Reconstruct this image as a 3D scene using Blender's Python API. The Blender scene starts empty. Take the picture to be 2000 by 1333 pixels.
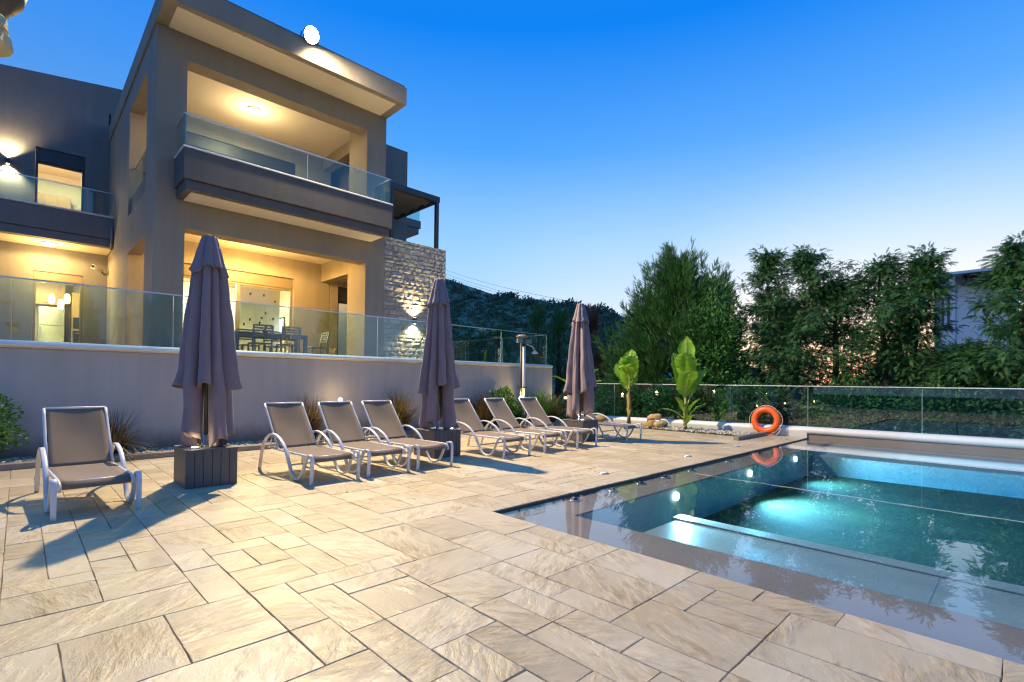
import bpy, bmesh, math, random
import numpy as np
from mathutils import Vector, Matrix

random.seed(7); rng = np.random.default_rng(11)
S = bpy.context.scene
COL = S.collection
PI = math.pi

# ------------------------------------------------------------------ camera
cd = bpy.data.cameras.new('camera'); cam = bpy.data.objects.new('camera', cd); COL.objects.link(cam)
cd.sensor_width = 36; cd.lens = 17.708; cd.shift_y = 0.03325; cd.clip_start = .05; cd.clip_end = 3000
R3 = Matrix(((0.7145167474946205, -0.016352124569528628, -0.6994272124901715),
             (-0.6995207418602273, 0.0, -0.7146122946796516),
             (0.011685429261518361, 0.9998662950725274, -0.011438650309867517)))
cam.matrix_world = Matrix.Translation((0, 0, 1.3)) @ R3.inverted().transposed().to_4x4()
S.camera = cam

# ------------------------------------------------------------------ render look
S.render.engine = 'CYCLES'
S.view_settings.view_transform = 'Standard'; S.view_settings.look = 'None'
S.view_settings.exposure = 0; S.view_settings.gamma = 1
try:
    S.view_settings.use_curve_mapping = False
except Exception: pass
cy = S.cycles
cy.use_denoising = True
cy.max_bounces = 9; cy.diffuse_bounces = 4; cy.glossy_bounces = 4; cy.transmission_bounces = 6
cy.transparent_max_bounces = 24; cy.volume_bounces = 0
cy.caustics_reflective = False; cy.caustics_refractive = False
cy.filter_width = 1.25; cy.sample_clamp_indirect = 4.0; cy.blur_glossy = .5

# ------------------------------------------------------------------ dusk sky
W = bpy.data.worlds.new('World'); S.world = W; W.use_nodes = True
def node(nt, t, **kw):
    n = nt.nodes.new(t)
    for k, v in kw.items(): setattr(n, k, v)
    return n
def ramp(nt, stops, interp='LINEAR'):
    n = node(nt, 'ShaderNodeValToRGB'); n.color_ramp.interpolation = interp
    els = n.color_ramp.elements
    while len(els) < len(stops): els.new(.5)
    for e, (p, c) in zip(els, stops):
        e.position = p; e.color = (*c, 1) if len(c) == 3 else c
    return n
def build_sky():
    nt = W.node_tree; nt.nodes.clear(); L = nt.links.new
    tc = node(nt, 'ShaderNodeTexCoord'); sx = node(nt, 'ShaderNodeSeparateXYZ'); L(tc.outputs['Generated'], sx.inputs[0])
    el = node(nt, 'ShaderNodeMath', operation='ARCSINE'); L(sx.outputs['Z'], el.inputs[0])
    d = node(nt, 'ShaderNodeMath', operation='DIVIDE', use_clamp=True); L(el.outputs[0], d.inputs[0]); d.inputs[1].default_value = PI / 2
    r = ramp(nt, [(0, (.44, .60, .80)), (.07, (.44, .64, .87)), (.16, (.28, .53, .86)), (.27, (.070, .315, .79)), (.39, (.004, .185, .73)), (.62, (.022, .19, .62)), (1, (.06, .24, .62))])
    L(d.outputs[0], r.inputs[0])
    # away from the afterglow the low sky is already deep blue
    r2 = ramp(nt, [(0, (.20, .31, .50)), (.08, (.19, .33, .58)), (.17, (.13, .31, .66)), (.30, (.05, .24, .70)), (.42, (.004, .185, .72)), (.62, (.022, .19, .62)), (1, (.06, .24, .62))]); L(d.outputs[0], r2.inputs[0])
    # warm afterglow above the place where the sun went down
    az = math.radians(8.5)
    dp = node(nt, 'ShaderNodeVectorMath', operation='DOT_PRODUCT'); L(tc.outputs['Generated'], dp.inputs[0]); dp.inputs[1].default_value = (math.cos(az), math.sin(az), 0.02)
    wide = ramp(nt, [(.70, (0, 0, 0)), (.90, (.35, .35, .35)), (1, (1, 1, 1))], 'EASE'); L(dp.outputs['Value'], wide.inputs[0])
    low = ramp(nt, [(0, (1, 1, 1)), (.10, (.72, .72, .72)), (.24, (.12, .12, .12)), (.36, (0, 0, 0))]); L(d.outputs[0], low.inputs[0])
    mu = node(nt, 'ShaderNodeMath', operation='MULTIPLY'); L(wide.outputs[0], mu.inputs[0]); L(low.outputs[0], mu.inputs[1])
    glow = ramp(nt, [(0, (1.6, .78, .34)), (.05, (1.4, .92, .58)), (.10, (1.0, .90, .82)), (.22, (.62, .76, .95))]); L(d.outputs[0], glow.inputs[0])
    mx = node(nt, 'ShaderNodeMix', data_type='RGBA'); L(mu.outputs[0], mx.inputs['Factor'])
    away = ramp(nt, [(.05, (1, 1, 1)), (.62, (0, 0, 0))], 'EASE'); L(dp.outputs['Value'], away.inputs[0])
    m0 = node(nt, 'ShaderNodeMix', data_type='RGBA'); L(away.outputs[0], m0.inputs['Factor']); L(r.outputs[0], m0.inputs['A']); L(r2.outputs[0], m0.inputs['B'])
    L(m0.outputs['Result'], mx.inputs['A']); L(glow.outputs[0], mx.inputs['B'])
    bg = node(nt, 'ShaderNodeBackground'); L(mx.outputs['Result'], bg.inputs[0]); bg.inputs[1].default_value = 1.27
    out = node(nt, 'ShaderNodeOutputWorld'); L(bg.outputs[0], out.inputs[0])
build_sky()

# ------------------------------------------------------------------ helpers
WLOC = {}
def wl(o): return WLOC.get(o.name, Vector((0, 0, 0))) if o else Vector((0, 0, 0))
def tag(o, label=None, cat=None, group=None, kind=None):
    if label: o['label'] = label
    if cat: o['category'] = cat
    if group: o['group'] = group
    if kind: o['kind'] = kind
    return o
def thing(name, label, cat, loc=(0, 0, 0), group=None, kind=None):
    o = bpy.data.objects.new(name, None); COL.objects.link(o); o.location = loc; o.empty_display_size = .1
    WLOC[o.name] = Vector(loc)
    return tag(o, label, cat, group, kind)
def link(name, me, mat, parent=None):
    o = bpy.data.objects.new(name, me); COL.objects.link(o)
    if mat and not me.materials: me.materials.append(mat)
    if parent: o.parent = parent; WLOC[o.name] = wl(parent)
    return o
class MB:
    def __init__(s): s.v = []; s.f = []
    def add(s, vs, fs):
        b = len(s.v); s.v += [tuple(p) for p in vs]; s.f += [tuple(b + i for i in f) for f in fs]; return s
    def box(s, x0, y0, z0, x1, y1, z1):
        if x0 > x1: x0, x1 = x1, x0
        if y0 > y1: y0, y1 = y1, y0
        if z0 > z1: z0, z1 = z1, z0
        return s.add([(x0, y0, z0), (x1, y0, z0), (x1, y1, z0), (x0, y1, z0), (x0, y0, z1), (x1, y0, z1), (x1, y1, z1), (x0, y1, z1)],
                     [(0, 3, 2, 1), (4, 5, 6, 7), (0, 1, 5, 4), (1, 2, 6, 5), (2, 3, 7, 6), (3, 0, 4, 7)])
    def sweep(s, path, prof, up=(0, 0, 1), caps=True, scales=None):
        """rings of the closed profile carried along a path; prof = (side, up) offsets"""
        P = [Vector(p) for p in path]; n = len(prof); b = len(s.v); upv = Vector(up); last = None
        for i, p in enumerate(P):
            t = (P[min(i + 1, len(P) - 1)] - P[max(i - 1, 0)]).normalized()
            a = t.cross(upv)
            if a.length < 1e-3: a = last or t.orthogonal()
            a.normalize(); last = a; c = a.cross(t)
            k = scales[i] if scales else 1
            s.v += [tuple(p + a * (q[0] * k) + c * (q[1] * k)) for q in prof]
        for i in range(len(P) - 1):
            for j in range(n):
                s.f.append((b + i * n + j, b + i * n + (j + 1) % n, b + (i + 1) * n + (j + 1) % n, b + (i + 1) * n + j))
        if caps:
            s.f.append(tuple(b + j for j in reversed(range(n)))); s.f.append(tuple(b + (len(P) - 1) * n + j for j in range(n)))
        return s
    def tube(s, path, r, n=8, scales=None, up=(0, 0, 1)):
        return s.sweep(path, [(r * math.cos(2 * PI * i / n), r * math.sin(2 * PI * i / n)) for i in range(n)], up, True, scales)
    def lathe(s, prof, c=(0, 0, 0), n=20, caps=True):
        b = len(s.v)
        for r, z in prof:
            s.v += [(c[0] + r * math.cos(2 * PI * i / n), c[1] + r * math.sin(2 * PI * i / n), c[2] + z) for i in range(n)]
        for k in range(len(prof) - 1):
            for i in range(n):
                s.f.append((b + k * n + i, b + k * n + (i + 1) % n, b + (k + 1) * n + (i + 1) % n, b + (k + 1) * n + i))
        if caps:
            s.f.append(tuple(b + i for i in reversed(range(n)))); s.f.append(tuple(b + (len(prof) - 1) * n + i for i in range(n)))
        return s
    def grid(s, fn, nu, nv):
        b = len(s.v)
        for i in range(nu + 1):
            for j in range(nv + 1): s.v.append(tuple(fn(i / nu, j / nv)))
        for i in range(nu):
            for j in range(nv):
                a = b + i * (nv + 1) + j; s.f.append((a, a + 1, a + nv + 2, a + nv + 1))
        return s
    def mesh(s, name, off=(0, 0, 0), smooth=False):
        me = bpy.data.meshes.new(name)
        me.from_pydata([(x - off[0], y - off[1], z - off[2]) for x, y, z in s.v], [], s.f); me.update()
        if smooth: me.shade_smooth()
        return me
    def build(s, name, mat, parent=None, smooth=False, bevel=0, thick=0, local=False, sub=0):
        o = link(name, s.mesh(name, (0, 0, 0) if local else wl(parent), smooth), mat, parent)
        if thick:
            m = o.modifiers.new('thickness', 'SOLIDIFY'); m.thickness = thick; m.offset = 0
        if bevel:
            m = o.modifiers.new('bevel', 'BEVEL'); m.width = bevel; m.segments = 2; m.limit_method = 'ANGLE'; m.angle_limit = .6
        if sub:
            m = o.modifiers.new('sub', 'SUBSURF'); m.levels = m.render_levels = sub
        return o
def B(*a): return MB().box(*a)
def np_mesh(name, verts, faces, k):
    """verts (N,3), faces (M,k) as arrays"""
    me = bpy.data.meshes.new(name)
    verts = np.asarray(verts, np.float32); faces = np.asarray(faces, np.int32)
    me.vertices.add(len(verts)); me.vertices.foreach_set('co', verts.ravel())
    me.loops.add(faces.size); me.loops.foreach_set('vertex_index', faces.ravel())
    me.polygons.add(len(faces)); me.polygons.foreach_set('loop_start', np.arange(0, faces.size, k, dtype=np.int32))
    me.update(calc_edges=True); me.validate()
    return me
def copy_thing(o, parent=None):
    c = o.copy(); COL.objects.link(c)
    if parent: c.parent = parent
    for ch in list(o.children): copy_thing(ch, c)
    return c

# ------------------------------------------------------------------ materials
def mk(name): 
    m = bpy.data.materials.new(name); m.use_nodes = True; nt = m.node_tree
    return m, nt, nt.nodes['Principled BSDF']
def surf(name, col, rough=.6, var=.12, scale=3., bump=0., bscale=60., metal=0., spec=.5, stretch=(1, 1, 1), fine=0., streak=0., dirt=None):
    m, nt, p = mk(name); L = nt.links.new
    p.inputs['Roughness'].default_value = rough; p.inputs['Metallic'].default_value = metal; p.inputs['Specular IOR Level'].default_value = spec
    g = node(nt, 'ShaderNodeNewGeometry'); mp = node(nt, 'ShaderNodeMapping'); mp.inputs['Scale'].default_value = stretch; L(g.outputs['Position'], mp.inputs['Vector'])
    n = node(nt, 'ShaderNodeTexNoise'); n.inputs['Scale'].default_value = scale; n.inputs['Detail'].default_value = 6; n.inputs['Roughness'].default_value = .62; L(mp.outputs[0], n.inputs['Vector'])
    r = ramp(nt, [(.25, tuple(c * (1 - var) for c in col)), (.75, tuple(min(1, c * (1 + var)) for c in col))]); L(n.outputs['Fac'], r.inputs[0])
    cs = r.outputs[0]
    if fine:
        n3 = node(nt, 'ShaderNodeTexNoise'); n3.inputs['Scale'].default_value = bscale * 1.3; n3.inputs['Detail'].default_value = 3; L(mp.outputs[0], n3.inputs['Vector'])
        rf = ramp(nt, [(.3, (1 - fine,) * 3), (.7, (1 + fine,) * 3)]); L(n3.outputs['Fac'], rf.inputs[0])
        mm = node(nt, 'ShaderNodeMix', data_type='RGBA', blend_type='MULTIPLY'); mm.inputs['Factor'].default_value = 1; L(cs, mm.inputs['A']); L(rf.outputs[0], mm.inputs['B']); cs = mm.outputs['Result']
    if streak:
        ms = node(nt, 'ShaderNodeMapping'); ms.inputs['Scale'].default_value = (2.6, 2.6, .16); L(g.outputs['Position'], ms.inputs['Vector'])
        ns = node(nt, 'ShaderNodeTexNoise'); ns.inputs['Scale'].default_value = 1.6; ns.inputs['Detail'].default_value = 7; ns.inputs['Roughness'].default_value = .7; L(ms.outputs[0], ns.inputs['Vector'])
        rs = ramp(nt, [(.34, (1 - streak, 1 - streak, 1 - streak * .9)), (.58, (1, 1, 1))]); L(ns.outputs['Fac'], rs.inputs[0])
        mm = node(nt, 'ShaderNodeMix', data_type='RGBA', blend_type='MULTIPLY'); mm.inputs['Factor'].default_value = 1; L(cs, mm.inputs['A']); L(rs.outputs[0], mm.inputs['B']); cs = mm.outputs['Result']
    if dirt is not None:      # splashed soil along the foot of the wall
        sz = node(nt, 'ShaderNodeSeparateXYZ'); L(g.outputs['Position'], sz.inputs[0])
        nd = node(nt, 'ShaderNodeTexNoise'); nd.inputs['Scale'].default_value = 5; nd.inputs['Detail'].default_value = 8; nd.inputs['Roughness'].default_value = .75; L(g.outputs['Position'], nd.inputs['Vector'])
        ma = node(nt, 'ShaderNodeMath', operation='MULTIPLY_ADD'); L(nd.outputs['Fac'], ma.inputs[0]); ma.inputs[1].default_value = -.5; L(sz.outputs['Z'], ma.inputs[2])
        rd = ramp(nt, [(0, (.66, .57, .46)), (.30, (1, 1, 1))]); mb_ = node(nt, 'ShaderNodeMath', operation='ADD'); L(ma.outputs[0], mb_.inputs[0]); mb_.inputs[1].default_value = .22 - dirt; L(mb_.outputs[0], rd.inputs[0])
        mm = node(nt, 'ShaderNodeMix', data_type='RGBA', blend_type='MULTIPLY'); mm.inputs['Factor'].default_value = 1; L(cs, mm.inputs['A']); L(rd.outputs[0], mm.inputs['B']); cs = mm.outputs['Result']
    L(cs, p.inputs['Base Color'])
    if bump:
        n2 = node(nt, 'ShaderNodeTexNoise'); n2.inputs['Scale'].default_value = bscale; n2.inputs['Detail'].default_value = 5; L(mp.outputs[0], n2.inputs['Vector'])
        b = node(nt, 'ShaderNodeBump'); b.inputs['Strength'].default_value = bump; b.inputs['Distance'].default_value = .01; L(n2.outputs['Fac'], b.inputs['Height']); L(b.outputs[0], p.inputs['Normal'])
    return m
def emit(name, col, st):
    m, nt, p = mk(name); nt.nodes.remove(p)
    e = node(nt, 'ShaderNodeEmission'); e.inputs[0].default_value = (*col, 1); e.inputs[1].default_value = st
    nt.links.new(e.outputs[0], nt.nodes['Material Output'].inputs[0]); return m
def fresnel(nt, ior):
    g = node(nt, 'ShaderNodeNewGeometry'); m = node(nt, 'ShaderNodeMix', data_type='FLOAT'); m.inputs['A'].default_value = ior; m.inputs['B'].default_value = 1 / ior
    f = node(nt, 'ShaderNodeFresnel'); nt.links.new(g.outputs['Backfacing'], m.inputs['Factor']); nt.links.new(m.outputs['Result'], f.inputs[0]); return f
def glass(name, tint=(.90, .96, .95), ior=1.55, rough=0.0):
    m, nt, p = mk(name); nt.nodes.remove(p); L = nt.links.new
    t = node(nt, 'ShaderNodeBsdfTransparent'); t.inputs[0].default_value = (*tint, 1)
    g = node(nt, 'ShaderNodeBsdfAnisotropic'); g.inputs['Roughness'].default_value = rough; g.inputs[0].default_value = (1, 1, 1, 1)
    f = fresnel(nt, ior)
    mx = node(nt, 'ShaderNodeMixShader'); L(f.outputs[0], mx.inputs[0]); L(t.outputs[0], mx.inputs[1]); L(g.outputs[0], mx.inputs[2])
    L(mx.outputs[0], nt.nodes['Material Output'].inputs[0]); return m
def leafy(name, cols, trans=.25, rough=.55, noise=1.2):
    """foliage: every spray takes its own green, with a soft large-scale drift; some light comes through"""
    m, nt, p = mk(name); L = nt.links.new
    g = node(nt, 'ShaderNodeNewGeometry')
    n = node(nt, 'ShaderNodeTexNoise'); n.inputs['Scale'].default_value = noise; n.inputs['Detail'].default_value = 3; L(g.outputs['Position'], n.inputs['Vector'])
    a = node(nt, 'ShaderNodeMath', operation='MULTIPLY_ADD'); L(g.outputs['Random Per Island'], a.inputs[0]); a.inputs[1].default_value = .6; 
    b = node(nt, 'ShaderNodeMath', operation='MULTIPLY_ADD'); L(n.outputs['Fac'], b.inputs[0]); b.inputs[1].default_value = .9; b.inputs[2].default_value = -.25
    L(b.outputs[0], a.inputs[2])
    r = ramp(nt, [(i / (len(cols) - 1), c) for i, c in enumerate(cols)]); L(a.outputs[0], r.inputs[0])
    L(r.outputs[0], p.inputs['Base Color']); p.inputs['Roughness'].default_value = rough
    t = node(nt, 'ShaderNodeBsdfTranslucent'); L(r.outputs[0], t.inputs[0])
    mx = node(nt, 'ShaderNodeMixShader'); mx.inputs[0].default_value = trans; L(p.outputs[0], mx.inputs[1]); L(t.outputs[0], mx.inputs[2])
    L(mx.outputs[0], nt.nodes['Material Output'].inputs[0]); return m
def paver_mat():
    m, nt, p = mk('stamped paver'); L = nt.links.new
    g = node(nt, 'ShaderNodeNewGeometry'); oi = node(nt, 'ShaderNodeObjectInfo')
    ad = node(nt, 'ShaderNodeMath', operation='ADD'); L(g.outputs['Random Per Island'], ad.inputs[0]); L(oi.outputs['Random'], ad.inputs[1])
    fr = node(nt, 'ShaderNodeMath', operation='FRACT'); L(ad.outputs[0], fr.inputs[0])
    ang = node(nt, 'ShaderNodeMath', operation='MULTIPLY'); L(fr.outputs[0], ang.inputs[0]); ang.inputs[1].default_value = 6.28
    vr = node(nt, 'ShaderNodeVectorRotate', rotation_type='Z_AXIS'); L(g.outputs['Position'], vr.inputs['Vector']); L(ang.outputs[0], vr.inputs['Angle'])
    mp = node(nt, 'ShaderNodeMapping'); mp.inputs['Scale'].default_value = (1, 1.7, 1); L(vr.outputs[0], mp.inputs['Vector'])
    cx = node(nt, 'ShaderNodeCombineXYZ'); m10 = node(nt, 'ShaderNodeMath', operation='MULTIPLY'); L(fr.outputs[0], m10.inputs[0]); m10.inputs[1].default_value = 37.; L(m10.outputs[0], cx.inputs[2]); L(cx.outputs[0], mp.inputs['Location'])
    # slate relief: flat cleft faces with rippled patches
    mk_ = node(nt, 'ShaderNodeTexNoise'); mk_.inputs['Scale'].default_value = 1.9; mk_.inputs['Detail'].default_value = 5; mk_.inputs['Roughness'].default_value = .55; L(mp.outputs[0], mk_.inputs['Vector'])
    mask = ramp(nt, [(.44, (.10, .10, .10)), (.60, (1, 1, 1))]); L(mk_.outputs['Fac'], mask.inputs[0])
    mp2 = node(nt, 'ShaderNodeMapping'); mp2.inputs['Scale'].default_value = (1, 2.0, 1); L(mp.outputs[0], mp2.inputs['Vector'])
    n1 = node(nt, 'ShaderNodeTexNoise'); n1.inputs['Scale'].default_value = 6.5; n1.inputs['Detail'].default_value = 10; n1.inputs['Roughness'].default_value = .6; n1.inputs['Distortion'].default_value = .5; L(mp2.outputs[0], n1.inputs['Vector'])
    n2 = node(nt, 'ShaderNodeTexNoise'); n2.inputs['Scale'].default_value = 60; n2.inputs['Detail'].default_value = 5; L(mp.outputs[0], n2.inputs['Vector'])
    h1 = node(nt, 'ShaderNodeMath', operation='MULTIPLY'); L(n1.outputs['Fac'], h1.inputs[0]); L(mask.outputs[0], h1.inputs[1])
    h = node(nt, 'ShaderNodeMath', operation='MULTIPLY_ADD'); L(n2.outputs['Fac'], h.inputs[0]); h.inputs[1].default_value = .10; L(h1.outputs[0], h.inputs[2])
    h2 = node(nt, 'ShaderNodeMath', operation='MULTIPLY_ADD'); L(mk_.outputs['Fac'], h2.inputs[0]); h2.inputs[1].default_value = .7; L(h.outputs[0], h2.inputs[2])
    bp = node(nt, 'ShaderNodeBump'); bp.inputs['Strength'].default_value = 1.; bp.inputs['Distance'].default_value = .012; L(h2.outputs[0], bp.inputs['Height']); L(bp.outputs[0], p.inputs['Normal'])
    # colour: cream, tan where the ripples are, dark specks in the deepest clefts
    base = ramp(nt, [(0, (.47, .38, .25)), (.5, (.555, .46, .315)), (1, (.61, .515, .37))]); L(fr.outputs[0], base.inputs[0])
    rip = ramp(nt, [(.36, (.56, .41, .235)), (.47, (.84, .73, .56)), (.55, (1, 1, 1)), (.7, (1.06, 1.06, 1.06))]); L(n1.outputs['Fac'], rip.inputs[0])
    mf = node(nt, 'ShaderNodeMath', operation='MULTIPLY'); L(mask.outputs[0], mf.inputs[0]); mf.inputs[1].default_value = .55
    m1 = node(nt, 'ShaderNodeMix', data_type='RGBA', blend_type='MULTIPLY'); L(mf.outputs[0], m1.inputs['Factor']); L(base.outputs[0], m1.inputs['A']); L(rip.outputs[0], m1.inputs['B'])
    n3 = node(nt, 'ShaderNodeTexNoise'); n3.inputs['Scale'].default_value = .9; n3.inputs['Detail'].default_value = 8; n3.inputs['Roughness'].default_value = .7; L(g.outputs['Position'], n3.inputs['Vector'])
    stn = ramp(nt, [(.40, (1, 1, 1)), (.66, (.86, .76, .58))]); L(n3.outputs['Fac'], stn.inputs[0])
    m2 = node(nt, 'ShaderNodeMix', data_type='RGBA', blend_type='MULTIPLY'); m2.inputs['Factor'].default_value = .7; L(m1.outputs['Result'], m2.inputs['A']); L(stn.outputs[0], m2.inputs['B'])
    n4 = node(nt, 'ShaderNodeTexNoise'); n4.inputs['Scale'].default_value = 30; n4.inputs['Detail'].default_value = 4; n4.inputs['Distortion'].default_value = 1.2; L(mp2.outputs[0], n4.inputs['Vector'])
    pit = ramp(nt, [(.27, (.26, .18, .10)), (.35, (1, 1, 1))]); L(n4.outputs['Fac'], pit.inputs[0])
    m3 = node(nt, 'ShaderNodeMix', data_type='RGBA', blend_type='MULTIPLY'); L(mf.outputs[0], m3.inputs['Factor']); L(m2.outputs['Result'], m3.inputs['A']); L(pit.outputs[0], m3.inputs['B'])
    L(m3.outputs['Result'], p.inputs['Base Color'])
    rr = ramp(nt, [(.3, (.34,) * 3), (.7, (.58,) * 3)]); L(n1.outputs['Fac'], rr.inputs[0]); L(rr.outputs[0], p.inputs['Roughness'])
    return m
def stone_mat(name, cols, bump=.7):
    m, nt, p = mk(name); L = nt.links.new
    g = node(nt, 'ShaderNodeNewGeometry'); oi = node(nt, 'ShaderNodeObjectInfo')
    n = node(nt, 'ShaderNodeTexNoise'); n.inputs['Scale'].default_value = 9; n.inputs['Detail'].default_value = 8; n.inputs['Roughness'].default_value = .68; L(g.outputs['Position'], n.inputs['Vector'])
    a = node(nt, 'ShaderNodeMath', operation='MULTIPLY_ADD'); L(oi.outputs['Random'], a.inputs[0]); a.inputs[1].default_value = .7
    b = node(nt, 'ShaderNodeMath', operation='MULTIPLY_ADD'); L(n.outputs['Fac'], b.inputs[0]); b.inputs[1].default_value = .8; b.inputs[2].default_value = -.25; L(b.outputs[0], a.inputs[2])
    r = ramp(nt, [(i / (len(cols) - 1), c) for i, c in enumerate(cols)]); L(a.outputs[0], r.inputs[0]); L(r.outputs[0], p.inputs['Base Color'])
    p.inputs['Roughness'].default_value = .85
    bp = node(nt, 'ShaderNodeBump'); bp.inputs['Strength'].default_value = bump; bp.inputs['Distance'].default_value = .03; L(n.outputs['Fac'], bp.inputs['Height']); L(bp.outputs[0], p.inputs['Normal'])
    return m
def fabric(name, col, weave=420., rough=.9, var=.07):
    m, nt, p = mk(name); L = nt.links.new
    tc = node(nt, 'ShaderNodeTexCoord')
    n = node(nt, 'ShaderNodeTexNoise'); n.inputs['Scale'].default_value = 3.5; n.inputs['Detail'].default_value = 5; L(tc.outputs['Object'], n.inputs['Vector'])
    r = ramp(nt, [(.3, tuple(c * (1 - var) for c in col)), (.7, tuple(c * (1 + var) for c in col))]); L(n.outputs['Fac'], r.inputs[0]); L(r.outputs[0], p.inputs['Base Color'])
    n2 = node(nt, 'ShaderNodeTexNoise'); n2.inputs['Scale'].default_value = weave; L(tc.outputs['Object'], n2.inputs['Vector'])
    b = node(nt, 'ShaderNodeBump'); b.inputs['Strength'].default_value = .25; b.inputs['Distance'].default_value = .002; L(n2.outputs['Fac'], b.inputs['Height']); L(b.outputs[0], p.inputs['Normal'])
    p.inputs['Roughness'].default_value = rough; p.inputs['Sheen Weight'].default_value = .2
    t = node(nt, 'ShaderNodeBsdfTranslucent'); L(r.outputs[0], t.inputs[0]); mx = node(nt, 'ShaderNodeMixShader'); mx.inputs[0].default_value = .12
    L(p.outputs[0], mx.inputs[1]); L(t.outputs[0], mx.inputs[2]); L(mx.outputs[0], nt.nodes['Material Output'].inputs[0])
    return m

M = dict(
    paver=paver_mat(),
    joint=surf('joint grit', (.24, .18, .12), .95, .3, 20, .5, 90),
    taupe=surf('taupe render', (.285, .242, .188), .85, .10, 1.3, .45, 110, fine=.08, stretch=(1, 1, .45), streak=.10),
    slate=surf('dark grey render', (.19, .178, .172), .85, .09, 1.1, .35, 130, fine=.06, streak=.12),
    parapet=surf('grey brown parapet render', (.115, .104, .098), .85, .09, 1.1, .35, 130, fine=.08, streak=.14),
    cream=surf('cream soffit paint', (.74, .66, .52), .8, .03, 1., .1, 90),
    room=surf('warm white room paint', (.78, .70, .55), .8, .03, 1.),
    wall=surf('pale grey wall paint', (.43, .41, .39), .75, .08, 1.1, .3, 100, fine=.05, stretch=(1, 1, .4), streak=.12, dirt=.10),
    white=surf('white coping paint', (.78, .77, .75), .55, .05, 2., .1, 60),
    alu=surf('white powder coated metal', (.64, .63, .63), .38, .03, 5),
    steel=surf('brushed steel', (.60, .61, .62), .28, .05, 20, metal=1.),
    dark=surf('anthracite metal', (.035, .037, .042), .42, .1, 8),
    bronze=surf('bronze window frame', (.19, .15, .105), .45, .06, 8),
    sling=fabric('taupe sling mesh', (.235, .165, .108), 600),
    canopy=fabric('mauve taupe canopy', (.27, .20, .215), 380),
    board=surf('grey composite board', (.105, .092, .088), .5, .10, 4, .25, 70, stretch=(6, 6, .6)),
    tile=surf('pool tile', (.50, .50, .48), .45, .10, 2.2, .15, 40, fine=.05),
    floortile=surf('pool floor tile', (.72, .74, .73), .45, .08, 2.2, .1, 40, fine=.05),
    plattile=surf('platform tile', (.36, .355, .335), .45, .10, 2.2, .15, 40, fine=.05),
    ledge=surf('ledge tile', (.25, .205, .175), .5, .12, 2.2, .15, 40, fine=.05),
    orange=surf('orange buoy plastic', (.80, .115, .012), .42, .07, 6),
    rope=surf('rope', (.55, .53, .48), .9, .1, 60),
    wood=surf('oak veneer', (.52, .33, .15), .5, .18, 3, stretch=(9, 9, .8)),
    furn=surf('blue grey resin', (.17, .19, .21), .5, .06, 6),
    bark=surf('bark', (.075, .052, .036), .95, .35, 9, .9, 30, stretch=(1, 1, .3)),
    soil=surf('garden ground', (.050, .060, .024), .95, .5, 1.4, .8, 16),
    hill=surf('scrub hillside', (.19, .215, .13), .95, .4, .09, .5, 1.2),
    pebble=stone_mat('gravel', [(.24, .20, .15), (.45, .40, .32), (.60, .55, .46), (.34, .29, .23)], .3),
    rock=stone_mat('yellow rock', [(.30, .19, .08), (.46, .31, .14), (.55, .40, .22)], .6),
    stone=stone_mat('cream split stone', [(.21, .185, .165), (.38, .345, .30), (.50, .455, .40), (.31, .265, .22), (.46, .42, .37)], 1.),
    mortar=surf('mortar', (.30, .27, .23), .95, .15, 10, .5, 60),
    pane=glass('clear railing glass', (.78, .92, .93), 1.62),
    window=glass('window glass', (.93, .95, .94), 1.45),
    conifer=leafy('conifer sprays', [(.024, .075, .020), (.045, .145, .030), (.085, .23, .042), (.14, .30, .055)]),
    cedar=leafy('cedar sprays', [(.026, .078, .030), (.045, .14, .045), (.08, .215, .06), (.13, .27, .07)]),
    ivy=leafy('ivy leaves', [(.025, .08, .018), (.055, .18, .03), (.11, .28, .045)], .2),
    drybrown=leafy('dried conifer', [(.12, .05, .022), (.22, .095, .042), (.32, .15, .07)]),
    bushy=leafy('bush leaves', [(.03, .09, .016), (.075, .20, .028), (.14, .30, .045)], .25),
    bluebush=leafy('blue green leaves', [(.012, .045, .035), (.02, .09, .06), (.04, .14, .08)], .2),
    redgrass=leafy('purple fountain grass', [(.07, .04, .018), (.13, .085, .032), (.20, .17, .05)], .3),
    banana=leafy('banana leaf', [(.13, .33, .02), (.24, .47, .03), (.36, .54, .05)], .4, .42, 3.),
    midrib=surf('banana midrib', (.42, .46, .12), .5, .1, 6),
    stem=surf('banana stem', (.33, .27, .075), .6, .45, 7, .4, 30, stretch=(1, 1, .25)),
    scrub=leafy('scrub', [(.06, .095, .06), (.10, .145, .085), (.16, .20, .12)], .1, noise=.05),
    shell=stone_mat('glittering pebble facets', [(.42, .34, .16), (.70, .62, .42), (.92, .90, .82)], .8),
    roof=surf('clay roof tile', (.16, .085, .07), .8, .25, 5, .4, 30),
    villa=surf('white house paint', (.78, .78, .80), .8, .04, 1),
    spikebulb=emit('garden lamp bulb', (1., .78, .42), 9),
    bulb=emit('warm bulb', (1., .78, .45), 30),
    flood=emit('flood lamp face', (1., .90, .70), 60),
    led=emit('pool lamp face', (.85, .97, 1.), 7),
    pendant=emit('amber pendant', (1., .70, .30), 7),
)
def light(name, kind, loc, energy, col, size=.05, parent=None, rot=None, spot=None, blend=.5):
    l = bpy.data.lights.new(name, kind); l.energy = energy; l.color = col
    if kind in ('POINT', 'SPOT'): l.shadow_soft_size = size
    if kind == 'SPOT': l.spot_size = math.radians(spot); l.spot_blend = blend
    if kind == 'AREA': l.size = size
    o = bpy.data.objects.new(name, l); COL.objects.link(o); o.location = Vector(loc) - wl(parent)
    if rot is not None: o.rotation_euler = Vector(rot).to_track_quat('-Z', 'Y').to_euler()
    if parent: o.parent = parent
    return o
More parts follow.
